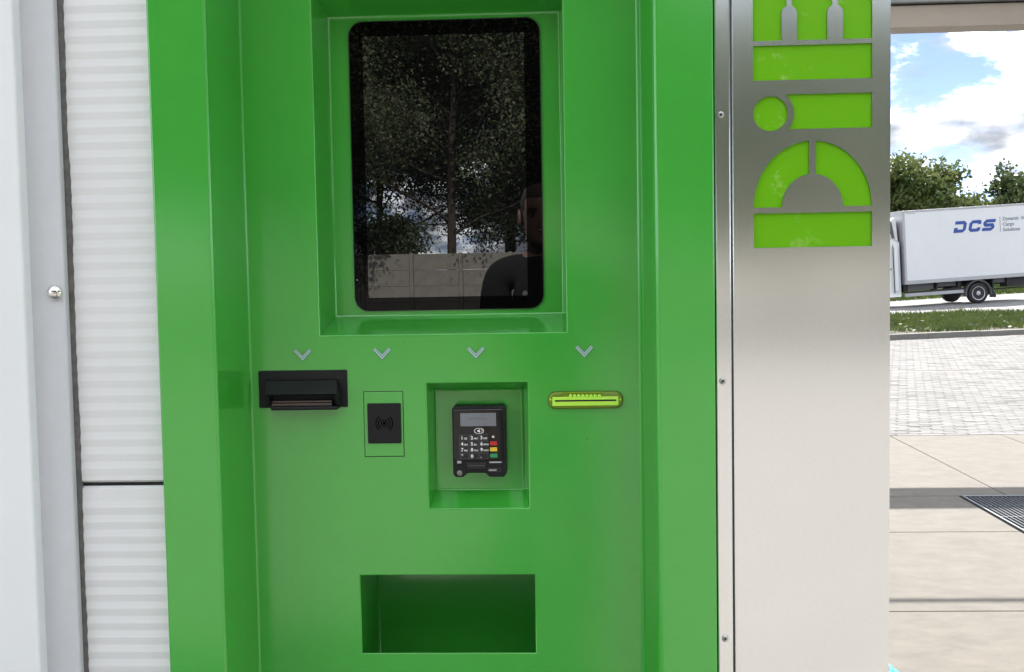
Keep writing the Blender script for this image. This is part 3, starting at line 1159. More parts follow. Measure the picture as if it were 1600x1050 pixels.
# a few specks of dirt on the paint
for (px, py, r_) in ((917, 686, 0.0010), (632, 535, 0.0009), (702, 842, 0.0007), (455, 905, 0.0008)):
    q = U(px, py, 0)
    MB(ok_).lathe([(r_, 0.0), (r_*0.6, -0.0003)], (q.x, 0.0, q.z), n=7).build('speck', dark_m, ki)

# double chevrons pressed into the sheet
for (px, py) in ((473, 555), (597, 553), (743.5, 551.5), (913, 549.5)):
    c = U(px, py, 0)
    w, h, t = 0.0155, 0.0150, 0.0072
    out = [(-w, h*0.42), (0, -h*0.72), (w, h*0.42), (w-t*0.62, h*0.42+t*0.62), (0, -h*0.72+t*1.35), (-w+t*0.62, h*0.42+t*0.62)]
    a = MB(ok_).prism([(c.x+x, c.z+z) for x, z in out], -0.0007, 0.0001).build('arrow_mark', arrow_m, ki, bevel=0.0003)
    for off in (0.0, 0.0036, 0.0068):
        g_ = 0.0013
        ln = [(-w+off*0.62, h*0.42+off*0.62), (0, -h*0.72+off*1.35), (w-off*0.62, h*0.42+off*0.62),
              (w-(off+g_)*0.62, h*0.42+(off+g_)*0.62), (0, -h*0.72+(off+g_)*1.35), (-w+(off+g_)*0.62, h*0.42+(off+g_)*0.62)]
        MB(ok_).prism([(c.x+x, c.z+z) for x, z in ln], -0.0010, 0.0001).build('groove', arrow_d, a)

# banknote reader
nr = rect(405, 543, 578.5, 636.5, 0)
rd = MB(ok_).prism(rrect(*nr, 0.002, 2), -0.003, 0.001).build('banknote_reader', blackp, ki, bevel=0.0006)
hx0, hx1, _, hz1 = rect(416.5, 528, 593, 640, -0.003)
fx0, fx1, fz0, fz1 = rect(414, 527.5, 615.5, 638, -0.034)
hz0 = rect(414, 528, 593, 633, -0.02)[2]
mb = MB(ok_)
th = 0.0045
# sloping top, then the brow, open mouth below between two cheeks
mb.add([(hx0, -0.003, hz1), (hx1, -0.003, hz1), (hx1, -0.012, hz1-0.001), (hx0, -0.012, hz1-0.001),
        (fx0, -0.034, fz1), (fx1, -0.034, fz1), (fx1, -0.030, fz1-0.0035), (fx0, -0.030, fz1-0.0035), (fx0, -0.003, fz1-0.003), (fx1, -0.003, fz1-0.003)],
       [(0, 1, 2, 3), (3, 2, 5, 4), (4, 5, 6, 7), (7, 6, 9, 8), (0, 3, 4, 7, 8), (1, 9, 6, 5, 2)])
mb.build('hood', blackp, rd, bevel=0.0012, segs=2)
for sx, xx in ((1, fx0), (-1, fx1)):
    mb = MB(ok_)
    xa, xb = xx, xx+sx*0.0055
    q = [(-0.003, fz1-0.002), (-0.034, fz1-0.002), (-0.024, hz0), (-0.003, hz0-0.001)]
    mb.add([(xa, y, z) for y, z in q]+[(xb, y, z) for y, z in q], [(0, 1, 2, 3), (7, 6, 5, 4), (0, 4, 5, 1), (1, 5, 6, 2), (2, 6, 7, 3), (3, 7, 4, 0)])
    mb.build('cheek', blackp, rd, bevel=0.0008)
mx0, mx1 = fx0+0.006, fx1-0.006
MB(ok_).box(mx0, mx1, -0.006, -0.0035, hz0-0.004, fz1-0.003).build('mouth', dark_m, rd)
for (ta_, tb_, yy) in ((626.0, 629.4, -0.014), (630.4, 634.6, -0.020)):
    a_ = rect(424, 518.5, ta_, tb_, yy)
    MB(ok_).box(a_[0], a_[1], yy, -0.006, a_[2], a_[3]).build('steel_lip', lip_steel, rd, bevel=0.0008)
a_ = rect(423, 527, 635.4, 641, -0.030)
MB(ok_).box(a_[0], a_[1], -0.030, -0.0035, a_[2], a_[3]).build('lower_lip', blackp, rd, bevel=0.0015)

# contactless badge reader
rp = rect(568.7, 631, 611.2, 713.6, 0)
cp = MB(ok_).prism(rrect(*rp, 0.0012, 2), -0.0004, 0.001).build('badge_reader', dark_m, ki)
MB(ok_).prism(rrect(*grow(rp, -0.0011), 0.001, 2), -0.0013, 0.001).build('cover_plate', green, cp, bevel=0.0005)
rp2 = rect(574.5, 626.7, 630.2, 692.6, -0.003)
MB(ok_).prism(rrect(*rp2, 0.002, 3), -0.0045, -0.0005).build('pad', blackp, cp, bevel=0.0008)
cc = U(600.5, 661.5, -0.0045)
mb = MB(ok_)
mb.prism(arc_pts(cc.x, cc.z, 0.0026, 0, 345, 15), -0.0047, -0.004)
stroke_arc(mb, cc.x, cc.z, 0.0052, 0.0013, 0, 359, -0.0047, -0.004, 24)
for rr, ha in ((0.0098, 55), (0.0142, 52), (0.0, 0)):
    if rr:
        stroke_arc(mb, cc.x, cc.z, rr, 0.0016, -ha, ha, -0.0047, -0.004)
        stroke_arc(mb, cc.x, cc.z, rr, 0.0016, 180-ha, 180+ha, -0.0047, -0.004)
mb.build('wave_symbol', pad_ink, cp)

# ticket slot: lime translucent pill
pr = rect(856.3, 973.2, 611.6, 638, 0)
hh = (pr[3]-pr[2])/2
ts = MB(ok_)
o_out = rrect(*pr, hh*0.93, 10); o_in = rrect(*grow(pr, -0.0022), (hh-0.0022)*0.93, 10); o_in2 = rrect(*grow(pr, -0.0038), (hh-0.0038)*0.93, 10)
ts.rings([[(x, 0.0005, z) for x, z in o_out], [(x, -0.0035, z) for x, z in o_out], [(x, -0.0062, z) for x, z in o_in], [(x, -0.0066, z) for x, z in o_in2]], cap1=True, smooth={1, 2})
ts = ts.build('ticket_slot', olive_m, ki)
o_g = rrect(*grow(pr, 0.0005), hh*0.95, 10)
MB(ok_).prism(o_g, -0.0006, 0.0008).build('gasket', dark_m, ts)
a_ = rect(863, 966.5, 619.8, 634, -0.008)
MB(ok_).prism(rrect(*a_, 0.0012, 2), -0.0088, -0.0064).build('slot_block', lime_s, ts, bevel=0.0009)
a_ = rect(867, 963, 624.6, 627.2, -0.009)
MB(ok_).box(a_[0], a_[1], -0.0091, -0.0086, a_[2], a_[3]).build('slot', dark_m, ts)
for k in range(8):
    q = U(891.5+k*6.45, 618.6, -0.007)
    MB(ok_).lathe([(0.0030, 0.0), (0.0030, -0.0012), (0.0022, -0.0028), (0.0008, -0.0034)], (q.x, -0.0064, q.z), n=12, cap0=False).build('lamp', lime_s, ts)
for (pa, pb) in ((866, 879), (944, 949)):
    a_ = rect(pa, pb, 614.4, 618.8, -0.007)
    MB(ok_).prism(rrect(*a_, 0.0012, 2), -0.0082, -0.0062).build('clip', olive_m, ts, bevel=0.0006)
a_ = rect(879, 944, 611.9, 615.2, -0.007)
MB(ok_).prism(rrect(*a_, 0.001, 2), -0.0080, -0.0060).build('clear_lip', lime_t, ts, bevel=0.0006)
a_ = rect(872, 958, 634.6, 636.4, -0.007)
MB(ok_).prism(rrect(*a_, 0.0006, 2), -0.0078, -0.0060).build('lower_rib', lime_t, ts)
for px in (860.2, 969.5):
    q = U(px, 624.4, -0.006)
    MB(ok_).lathe([(0.0017, 0.0), (0.0015, -0.0014), (0.0006, -0.002)], (q.x, -0.0058, q.z), n=10, cap0=False).build('pin', lime_s, ts)

# card terminal standing in its recess
TY = 0.012
yb_ = 0.0495
tr4 = rect(707, 790.5, 634.5, 745.5, TY)
tx0, tx1, tz0, tz1 = tr4
te = MB(ok_)


def tzp(py):
    return U(748, py, TY).z


def txp(px):
    return U(px, 690, TY).x


cut0, cut1, cz = txp(727), txp(760.5), tzp(741)
body = [(tx0+0.004, tz0), (cut0-0.004, tz0), (cut0+0.003, cz+0.002), (cut1-0.003, cz+0.002), (cut1+0.003, tz0), (tx1-0.004, tz0), (tx1, tz0+0.005),
        (tx1, tz1-0.005), (tx1-0.003, tz1), (tx0+0.003, tz1), (tx0, tz1-0.005), (tx0, tz0+0.005)]
te = te.prism(body, TY, yb_).build('card_terminal', blackp, ki, bevel=0.0022, segs=3)
f4 = (tx0+0.0025, tx1-0.0025, tzp(718.5), tz1-0.0055)
MB(ok_).prism(rrect(*f4, 0.003, 4), TY-0.0022, TY+0.001).build('face_plate', blackg, te, bevel=0.0008)
d4 = (txp(720.2), txp(775.8), tzp(665.5), tzp(645))
MB(ok_).prism(rrect(*d4, 0.0008, 2), TY-0.0028, TY-0.001).build('display', lcd_m, te)
mb = MB(ok_)
for k in range(17):
    if k in (5, 11):
        continue
    xx = d4[0]+0.0155+k*0.00175
    mb.box(xx, xx+0.0011, TY-0.0030, TY-0.0026, d4[2]+0.0116, d4[2]+0.0132)
mb.build('display_print', nmat('lcd_ink', (0.10, 0.105, 0.125), rough=0.3), te)
# contactless mark
mk = MB(ok_)
mc = (txp(749), tzp(673))
stroke_arc(mk, mc[0], mc[1], 0.0046, 0.0007, 20, 340, TY-0.0026, TY-0.002, 22, rx=0.0080)
mk.prism([(mc[0]-0.0035, mc[1]), (mc[0]+0.0006, mc[1]-0.003), (mc[0]+0.0016, mc[1]-0.002), (mc[0]+0.0016, mc[1]+0.0026), (mc[0]+0.0004, mc[1]+0.0028)], TY-0.0027, TY-0.002)
stroke_arc(mk, mc[0]+0.0005, mc[1], 0.0048, 0.0008, -38, 38, TY-0.0027, TY-0.002, 8)
stroke_arc(mk, mc[0]+0.0030, mc[1], 0.0048, 0.0008, -38, 38, TY-0.0027, TY-0.002, 8)
mk.build('contactless_mark', print_w, te)
keys = ['1', '2', '3', '4', '5', '6', '7', '8', '9', '*', '0', '.']
subs = ['QZ', 'ABC', 'DEF', 'GHI', 'JKL', 'MNO', 'PRS', 'TUV', 'WXY', '', '', '']
cols_px = (725.5, 740.8, 755.8, 771.3)
rows_px = (683, 692.5, 701.8, 711.5)
kw, kh = 0.0132, 0.0078
sepm = nmat('keypad_frame', (0.045, 0.045, 0.047), rough=0.35)
kf = (txp(717.5), txp(763), tzp(716.8), tzp(678))
MB(ok_).prism(rrect(*kf, 0.001, 2), TY-0.0027, TY-0.001).build('keypad_frame', sepm, te)
for r_ in range(4):
    for c_ in range(3):
        cx, cz_ = txp(cols_px[c_]), tzp(rows_px[r_])
        kk = MB(ok_).prism(rrect(cx-kw/2, cx+kw/2, cz_-kh/2, cz_+kh/2, 0.001, 2), TY-0.0044, TY-0.0020).build('key', key_m, te, bevel=0.0006)
        i = r_*3+c_
        text_mesh('digit', keys[i], 0.0080, print_w, kk, (cx-0.0054-kx, TY-0.0047, cz_-0.0029), bold=0.0003, depth=0.0002)
        if subs[i]:
            text_mesh('letters', subs[i], 0.0038, print_w, kk, (cx-0.0002-kx, TY-0.0047, cz_-0.0027), bold=0.00012, depth=0.0002)
for r_, m_ in ((1, red_k), (2, yel_k), (3, grn_k)):
    cx, cz_ = txp(cols_px[3]), tzp(rows_px[r_])
    MB(ok_).prism(rrect(cx-kw/2+0.0005, cx+kw/2-0.0005, cz_-kh/2+0.0005, cz_+kh/2-0.0005, 0.001, 2), TY-0.0046, TY-0.002).build('key', m_, te, bevel=0.0006)
q = (txp(770.8), tzp(682.5))
MB(ok_).lathe([(0.0021, 0.0), (0.0019, -0.0006)], (q[0], TY-0.0022, q[1]), n=14).build('sensor', print_w, te)
# card mouth between the two shoulders
m4 = (txp(728.5), txp(759), tzp(733.5), tzp(721.5))
MB(ok_).prism(rrect(*m4, 0.002, 3), TY-0.0026, TY+0.001).build('card_mouth', blackg, te, bevel=0.001)
MB(ok_).box(txp(730), txp(757.5), TY-0.0036, TY-0.002, tzp(728.3), tzp(726.4)).build('mouth_lip', sepm, te, bevel=0.0005)
MB(ok_).box(txp(729.5), txp(758), TY-0.0031, TY-0.002, tzp(731.8), tzp(729.5)).build('mouth_gap', dark_m, te)
lens = (txp(717.3), tzp(738.8))
MB(ok_).lathe([(0.0048, 0.0), (0.0048, -0.0012), (0.0040, -0.0024), (0.0015, -0.003)], (lens[0], TY-0.0002, lens[1]), n=18, cap0=False).build('lens', nmat('lens_grey', (0.20, 0.19, 0.185), rough=0.25), te)
chm = nmat('chrome_mark', (0.45, 0.46, 0.48), rough=0.3, metal=0.5)
MB(ok_).box(txp(713.8), txp(720.3), TY-0.0014, TY, tzp(723.8), tzp(719.8)).build('marking', chm, te, bevel=0.0006)
MB(ok_).box(txp(764), txp(783), TY-0.0012, TY, tzp(723.6), tzp(721.3)).build('marking', chm, te, bevel=0.0005)
mb = MB(ok_)
s4 = (txp(761.5), txp(782), tzp(736.6), tzp(731.5))
mb.rings([[(x, TY-0.0012, z) for x, z in rrect(*s4, 0.0022, 4)], [(x, TY-0.0012, z) for x, z in rrect(*grow(s4, -0.0008), 0.0014, 4)]], cap1=False)
mb.build('slot_outline', chest_m, te)
MB(ok_).box(txp(763), txp(775), TY-0.0014, TY-0.0002, tzp(735.6), tzp(733.6)).build('marking', chm, te)

# ================================================================== SIGN COLUMN in stainless steel
YT, YC = -0.1255, -0.128
xt0 = U(1119, 525, YT).x
xt1 = U(1143.5, 525, YT).x
xc0 = U(1147.5, 525, YC).x
xc1 = U(1390.5, 525, YC).x
sc_ = empty('sign_column', ((xc0+xc1)/2, YC, 0), 'brushed stainless steel column with lime green stencil letters beside the green kiosk', 'column')
os_ = tuple(sc_.location)
MB(os_).box(xr3-0.01, xt0-0.0005, 0.0, 0.02, 0.0, 2.745).build('gap_backing', dark_m, sc_)
MB(os_).box(xt0, xt1, YT, 0.02, 0.0, 2.745).build('edge_trim', steel, sc_, bevel=0.0022, segs=3)
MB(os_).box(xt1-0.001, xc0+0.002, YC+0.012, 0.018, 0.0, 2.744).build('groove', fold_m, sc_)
MB(os_).box(xc0-0.0012, xc0+0.0004, YC+0.0006, YC+0.02, 0.0, 2.743).build('plate_fold', steel, sc_, bevel=0.0005)
MB(os_).box(xc1-0.004, xc1, YC+0.0035, 0.12, 0.0, 2.745).build('return_panel', steel, sc_, bevel=0.001)
MB(os_).box(xc0, xc1-0.006, 0.06, 0.10, 0.0, 2.745).build('back_panel', white_m, sc_)
for (px, py) in ((1126, 179.5), (1129, 595.5), (1133, 997.5)):
    q = U(px, py, YT)
    s_ = MB(os_).lathe([(0.0052, 0.0), (0.0052, -0.0010), (0.0042, -0.0023), (0.0026, -0.0026)], (q.x, YT, q.z), n=18, cap0=False).build('screw', screw_m, sc_)
    MB(os_).lathe([(0.0024, 0.0), (0.0022, -0.0002)], (q.x, YT-0.0025, q.z), n=6).build('socket', dark_m, s_)


# stencil outlines, taken off the plate plane
def lp(px, py):
    q = U(px, py, YC)
    return (q.x, q.z)


lx0, lx1 = lp(1177, 250)[0], lp(1362.5, 250)[0]
W_ = lx1-lx0


def lz(py):
    return lp(1270, py)[1]


shapes = {}
shapes['letter_d'] = []
shapes['letter_d'].append([(lx0, lz(386)), (lx1, lz(386)), (lx1, lz(332)), (lx0, lz(332))])
cxm = (lx0+lx1)/2
zb = lz(323); zo = lz(219.5); zi = lz(271.5)
ho, hi, rxo, rxi = zo-zb, zi-zb, W_/2, W_*0.257
gp = W_*0.028


def ring_half(side):
    def ell(rx, rz, x):
        return rz*math.sqrt(max(0, 1-(x/rx)**2))
    n = 18
    outp, inp = [], []
    a_end = math.acos(gp/rxo)
    for k in range(n+1):
        a = a_end*k/n
        outp.append((rxo*math.cos(a), ho*math.sin(a)))
    b_end = math.acos(gp/rxi)
    for k in range(n+1):
        a = b_end*(n-k)/n
        inp.append((rxi*math.cos(a), hi*math.sin(a)))
    return [(cxm+side*x, zb+z) for x, z in outp+inp]


shapes['letter_d'] += [ring_half(-1), ring_half(1)]
rdot = W_*0.147
dc = (lx0+rdot, lz(176))
i_l = lp(1237, 176)[0]
zt_, zb_ = lz(146.5), lz(201)
r_c = rdot*1.36
conc = []
for k in range(13):
    z = zt_+(zb_-zt_)*k/12
    conc.append((dc[0]+math.sqrt(max(1e-9, r_c**2-(z-dc[1])**2)), z))
shapes['letter_i'] = [arc_pts(dc[0], dc[1], rdot, 0, 350, 35), conc+[(lx1, zb_), (lx1, zt_)]]
bz0, bz1 = lz(124), lz(69.5)
shapes['letter_b'] = [[(lx0, bz0), (lx1, bz0), (lx1, bz1), (lx0, bz1)]]
q0 = lz(62); qt = lz(-42); qh = lz(19); qn = lz(8)
f = lambda t: lx0+W_*t
rr = W_*0.25
shapes['letter_b'].append([(f(0), q0), (f(.243), q0), (f(.243), qh), (f(.250), qh+(qn-qh)*.5), (f(.285), qn), (f(.285), qt)] +
                          [(lx0+rr-rr*math.sin(R(a)), qt-rr*(1-math.cos(R(a)))) for a in range(0, 91, 10)])
shapes['letter_b'].append([(f(.372), q0), (f(.627), q0), (f(.627), qh), (f(.634), qh+(qn-qh)*.5), (f(.668), qn), (f(.668), qt), (f(.60), qt),
                           (f(.53), qt-W_*0.06), (f(.50), qt-W_*0.10), (f(.47), qt-W_*0.06), (f(.40), qt), (f(.330), qt), (f(.330), qn), (f(.365), qh+(qn-qh)*.5), (f(.372), qh)])
shapes['letter_b'].append([(f(.757), q0), (f(1), q0)] + [(lx1-rr+rr*math.sin(R(a)), qt-rr*(1-math.cos(R(a)))) for a in range(90, -1, -10)] +
                          [(f(.714), qt), (f(.714), qn), (f(.75), qh+(qn-qh)*.5), (f(.757), qh)])


def loc_(poly):
    return [(x-os_[0], z-os_[2]) for x, z in poly]


holes = [loc_(p_) for s in shapes.values() for p_ in s]
outer = [(xc0-os_[0], 0.0), (xc1-os_[0], 0.0), (xc1-os_[0], 2.745), (xc0-os_[0], 2.745)]
fp = curve_plate('face_plate', outer, holes, 0.0, 0.003, steel, sc_)


def orient_ccw(p_):
    a = sum(p_[i][0]*p_[(i+1) % len(p_)][1]-p_[(i+1) % len(p_)][0]*p_[i][1] for i in range(len(p_)))
    return p_ if a > 0 else p_[::-1]


for nm, polys in shapes.items():
    for p_ in polys:
        curve_plate(nm, orient_ccw(loc_(p_)), [], 0.0045, 0.009, acryl, sc_)

# ================================================================== TURQUOISE HOSE on the ground behind the column
hc = G(1391.5, 1071)
ho_ = empty('hose_coil', (hc.x-0.11, hc.y, 0), 'bright turquoise coiled hose lying on the concrete behind the column foot', 'hose')
mb = MB()
pts = []
for k in range(150):
    a = k*0.33
    rr_ = 0.155-0.0009*k+0.006*math.sin(k*1.7)
    pts.append((rr_*math.cos(a), rr_*math.sin(a), 0.012+0.00085*k+0.004*math.sin(k*0.9)))
mb.tube(pts, 0.0115, n=8)
mb.build('hose', teal_m, ho_)

# ================================================================== TRUCK
ya = math.atan2(-0.09, -1)
tk = empty('box_truck', (xw.x, xw.y, 0.02+road_z(xw.x)), 'white box truck with blue letters driving past on the road', 'truck')
tk.rotation_euler = (0, -math.atan(SLOPE), R(8.5))
BL, BR = -2.62, 2.35          # box from 2.6 m ahead of the rear axle to behind it
ZB0, ZT0 = 0.82, 3.32
TW = 2.15
bxo = MB().box(BL+0.06, BR-0.06, 0.012, TW-0.012, ZB0+0.10, ZT0-0.06).build('cargo_box', tbox_m, tk)
for nm, (a, b2, z0, z1) in (('bottom_rail', (BL, BR, ZB0, ZB0+0.13)), ('top_rail', (BL, BR, ZT0-0.07, ZT0))):
    MB().box(a, b2, 0.0, TW, z0, z1).build(nm, alu_m, bxo, bevel=0.01)
MB().box(BL-0.002, BL+0.08, -0.003, TW+0.003, ZB0+0.005, ZT0-0.005).build('corner_trim', alu_m, bxo, bevel=0.012)
MB().box(BR-0.08, BR+0.002, -0.003, TW+0.003, ZB0+0.005, ZT0-0.005).build('corner_trim', alu_m, bxo, bevel=0.012)
MB().box(BL+0.16, BL+0.46, 0.006, 0.014, ZT0-0.115, ZT0-0.095).build('seal_strip', alu_m, bxo)
# cab ahead of the box
cab = MB()
prof = [(-2.72, 0.42), (-2.72, 2.28), (-2.9, 2.42), (-3.55, 2.42), (-4.25, 1.62), (-4.95, 1.32), (-5.15, 1.0), (-5.18, 0.42)]
rgs = []
for y_, ins in ((0.16, 0.05), (0.10, 0.0), (TW-0.10, 0.0), (TW-0.16, 0.05)):
    cxp = sum(p_[0] for p_ in prof)/len(prof); czp = sum(p_[1] for p_ in prof)/len(prof)
    rgs.append([(x+(cxp-x)*ins*0.4, y_, z+(czp-z)*ins*0.4) for x, z in prof])
cab.rings(rgs, cap0=True, cap1=True)
cab = cab.build('cab', tcab_m, tk, bevel=0.04)
MB().prism([(-4.05, 1.58), (-3.62, 2.2), (-3.22, 2.2), (-3.22, 1.58)], 0.085, 0.11).build('side_window', blackg, cab)
MB().box(-2.93, -2.80, 0.086, 0.11, 0.62, 2.12).build('door_pillar', tbox_m, cab, bevel=0.01)
MB().box(-2.97, -2.955, 0.09, 0.11, 0.55, 2.2).build('door_gap', under_m, cab)
MB().box(-3.2, -3.05, 0.08, 0.11, 1.36, 1.40).build('door_handle', under_m, cab)
MB().prism([(-4.55, 1.05), (-4.55, 1.22), (-4.95, 1.18), (-5.12, 1.02)], 0.12, 0.2).build('headlight', bolt_m, cab, bevel=0.01)
defl = MB()
defl.prism([(-2.70, 2.28), (-2.74, 3.0), (-2.80, 3.12), (-3.05, 2.95), (-3.45, 2.45), (-3.45, 2.42), (-2.92, 2.42)], 0.25, TW-0.25)
defl.build('roof_deflector', tcab_m, cab, bevel=0.03)
mb = MB()
mb.prism([(-2.90, 2.36), (-2.83, 2.36), (-2.86, 2.62), (-2.92, 2.98), (-3.0, 2.95), (-2.96, 2.6)], 0.20, 0.245)
mb.build('deflector_fin', chest_m, cab, bevel=0.012)
MB().tube([(-3.02, 0.2, 2.58), (-2.86, 0.24, 2.66)], 0.018, n=6).build('deflector_stay', under_m, cab)
MB().box(-2.70, -2.66, 0.25, TW-0.25, 0.5, 2.2).build('cab_gap', under_m, tk)
# chassis and chests
MB().box(-4.6, BR-0.1, 0.62, 0.72, 0.60, 0.80).build('chassis_rail', under_m, tk)
MB().box(-4.6, BR-0.1, TW-0.72, TW-0.62, 0.60, 0.80).build('chassis_rail', under_m, tk)
MB().box(BL+0.1, BR-0.2, 0.3, TW-0.3, 0.80, 0.90).build('floor_frame', under_m, tk)
for (a, b2, z0, z1, m_) in ((-2.45, -1.52, 0.60, 0.86, chest_m), (-1.38, -0.72, 0.66, 0.87, chest_m), (-2.60, -2.48, 0.55, 0.88, under_m), (-0.66, -0.52, 0.55, 0.9, under_m),
                            (0.62, 1.05, 0.66, 0.88, chest_m), (1.15, 1.9, 0.50, 0.9, under_m)):
    MB().box(a, b2, 0.20, 0.62, z0, z1).build('chassis_chest', m_, tk, bevel=0.012)
for a in (-1.47, -0.69, 0.55, 1.08):
    MB().box(a, a+0.05, 0.12, 0.6, 0.50, 0.9).build('bracket', under_m, tk)
MB().box(-2.62, -0.52, 0.06, 0.10, 0.40, 0.515).build('side_guard', alu_m, tk, bevel=0.012)
MB().box(-2.62, -0.52, 0.105, 0.13, 0.50, 0.58).build('guard_rail', under_m, tk)
wr = 0.355


def wheel(x, y, out):
    w = MB()
    w.lathe([(wr*0.62, 0.0), (wr*0.93, 0.0), (wr, 0.03), (wr, 0.19), (wr*0.93, 0.22), (wr*0.62, 0.22)], (x, y, wr), n=32)
    w = w.build('wheel', rubber_m, tk)
    w2 = MB()
    yy = y+0.02 if out < 0 else y+0.20
    d = 1 if out < 0 else -1
    w2.lathe([(wr*0.66, -0.03*d), (wr*0.60, -0.03*d), (wr*0.56, 0.05*d), (wr*0.34, 0.03*d), (wr*0.30, 0.0), (wr*0.13, -0.035*d), (wr*0.10, -0.05*d)], (x, yy, wr), n=28, cap0=False)
    w2.build('rim', rim_m, w)
    for k in range(6):
        a = k*math.pi/3
        MB().lathe([(0.026, 0.0), (0.022, -0.008*d)], (x+0.155*math.cos(a), yy+0.034*d, wr+0.155*math.sin(a)), n=8).build('rim_hole', under_m, w)
    for k in range(6):
        a = k*math.pi/3+0.5
        MB().lathe([(0.016, 0.0), (0.012, -0.025*d)], (x+0.075*math.cos(a), yy-0.012*d, wr+0.075*math.sin(a)), n=8).build('wheel_nut', bolt_m, w)
    return w


wheel(0, 0.06, -1)
wheel(0, TW-0.28, 1)
wheel(-4.05, 0.14, -1)
wheel(-4.05, TW-0.36, 1)
MB().tube([(0, 0.28, wr), (0, TW-0.28, wr)], 0.06, n=8).build('axle', under_m, tk)
mb = MB()
rr_ = 0.43
rgs = []
for k in range(15):
    a = R(-8+196*k/14)
    rgs.append([(rr_*math.cos(a), 0.03, wr+rr_*math.sin(a)), ((rr_+0.035)*math.cos(a), 0.03, wr+(rr_+0.035)*math.sin(a)),
                ((rr_+0.035)*math.cos(a), 0.32, wr+(rr_+0.035)*math.sin(a)), (rr_*math.cos(a), 0.32, wr+rr_*math.sin(a))])
mb.rings(rgs, cap0=True, cap1=True)
mb.build('mudguard', chest_m, tk)
MB().prism([(0.43, 0.50), (0.40, 0.19), (0.62, 0.17), (0.64, 0.24), (0.50, 0.52)], 0.06, 0.09).build('mud_flap', under_m, tk)
MB().box(0.5, BR-0.1, 0.33, 0.37, 0.42, 0.47).build('rear_guard', under_m, tk)

# lettering: slanted block capitals with cut corners
lw, lh, lt = 0.42, 0.39, 0.108
LX, LZ = 1.02-1.86, 2.46


def letter(polys, x_off, nm):
    mb = MB()
    for p_ in polys:
        mb.prism([(LX+x_off+x*1.0+z*0.26, LZ+z) for x, z in p_], 0.002, 0.011)
    return mb.build(nm, blue_m, bxo)


w_, h_, t_, c_ = lw, lh, lt, 0.09
letter([[(0.0, 0), (w_-c_, 0), (w_, c_), (w_-t_, c_+0.02), (w_-c_-0.035, t_), (0.0, t_)], [(0.0, t_), (t_*1.15, t_), (t_*1.15, t_+0.06), (0.0, t_+0.06)],
        [(w_-t_, c_+0.02), (w_, c_), (w_, h_-c_), (w_-t_, h_-c_-0.02)],
        [(0.0, h_-t_), (w_-c_-0.035, h_-t_), (w_-t_, h_-c_-0.02), (w_, h_-c_), (w_-c_, h_), (0.0, h_)]], 0.0, 'letter_d')
letter([[(c_, 0), (w_-c_*0.6, 0), (w_, c_*0.6), (w_, c_+0.05), (w_-t_, c_+0.05), (w_-t_-0.02, t_), (c_+0.03, t_), (t_, c_+0.02), (0, c_)],
        [(0, c_), (t_, c_+0.02), (t_, h_-c_-0.02), (0, h_-c_)],
        [(0, h_-c_), (t_, h_-c_-0.02), (c_+0.03, h_-t_), (w_-t_-0.02, h_-t_), (w_-t_, h_-c_-0.05), (w_, h_-c_-0.05), (w_, h_-c_*0.6), (w_-c_*0.6, h_), (c_, h_)]], 0.52, 'letter_c')
hm = h_/2
letter([[(0, 0), (w_-c_, 0), (w_, c_), (w_-t_, c_+0.01), (w_-t_-0.03, t_), (0, t_)],
        [(w_-t_, c_+0.01), (w_, c_), (w_, hm-0.04), (w_-0.06, hm+t_/2), (w_-t_-0.03, hm-t_/2), (w_-t_, hm-t_/2-0.02)],
        [(t_*0.9, hm-t_/2), (w_-t_-0.03, hm-t_/2), (w_-0.06, hm+t_/2), (t_+0.03, hm+t_/2), (0.05, hm-t_/2+0.02)],
        [(0, hm+0.04), (0.05, hm-t_/2+0.02), (t_+0.03, hm+t_/2), (t_, hm+t_/2+0.02), (t_, h_-c_-0.01), (0, h_-c_)],
        [(0, h_-c_), (t_, h_-c_-0.01), (t_+0.03, h_-t_), (w_, h_-t_), (w_, h_), (c_, h_)]], 1.02, 'letter_s')
MB().box(LX+1.68, LX+1.695, 0.003, 0.011, LZ-0.06, LZ+0.46).build('divider_line', greytxt, bxo)
for k, s in enumerate(('Dynamic', 'Cargo', 'Solutions')):
    text_mesh('lettering', s, 0.165, greytxt, bxo, (LX+1.78, 0.010, LZ+0.32-0.185*k), bold=0.006, depth=0.002)
mb = MB()
stroke_arc(mb, LX+2.50, LZ+0.37, 0.05, 0.018, 0, 359, 0.004, 0.011, 16)
mb.prism(arc_pts(LX+2.50, LZ+0.37, 0.022, 0, 340, 10), 0.004, 0.011)
mb.build('roundel', greytxt, bxo)


# ================================================================== PHOTOGRAPHER (seen in the screen) AND PHONE
def skin_mesh(joints, edges, root, levels=2):
    """joints {name:(pos, rx, ry)}; grows one surface with the Skin modifier"""
    names = list(joints)
    me = bpy.data.meshes.new('tmp_skin')
    me.from_pydata([joints[n_][0] for n_ in names], [(names.index(a), names.index(c)) for a, c in edges], [])
    o = bpy.data.objects.new('tmp_skin', me)
    COL.objects.link(o)
    o.modifiers.new('skin', 'SKIN').use_smooth_shade = True
    sd = o.modifiers.new('sub', 'SUBSURF')
    sd.levels = levels; sd.render_levels = levels
    for i, n_ in enumerate(names):
        sv = me.skin_vertices[0].data[i]
        sv.radius = joints[n_][1:3]
        sv.use_root = (n_ == root)
    dg = bpy.context.evaluated_depsgraph_get()
    dg.update()
    out = bpy.data.meshes.new_from_object(o.evaluated_get(dg))
    bpy.data.objects.remove(o)
    return out


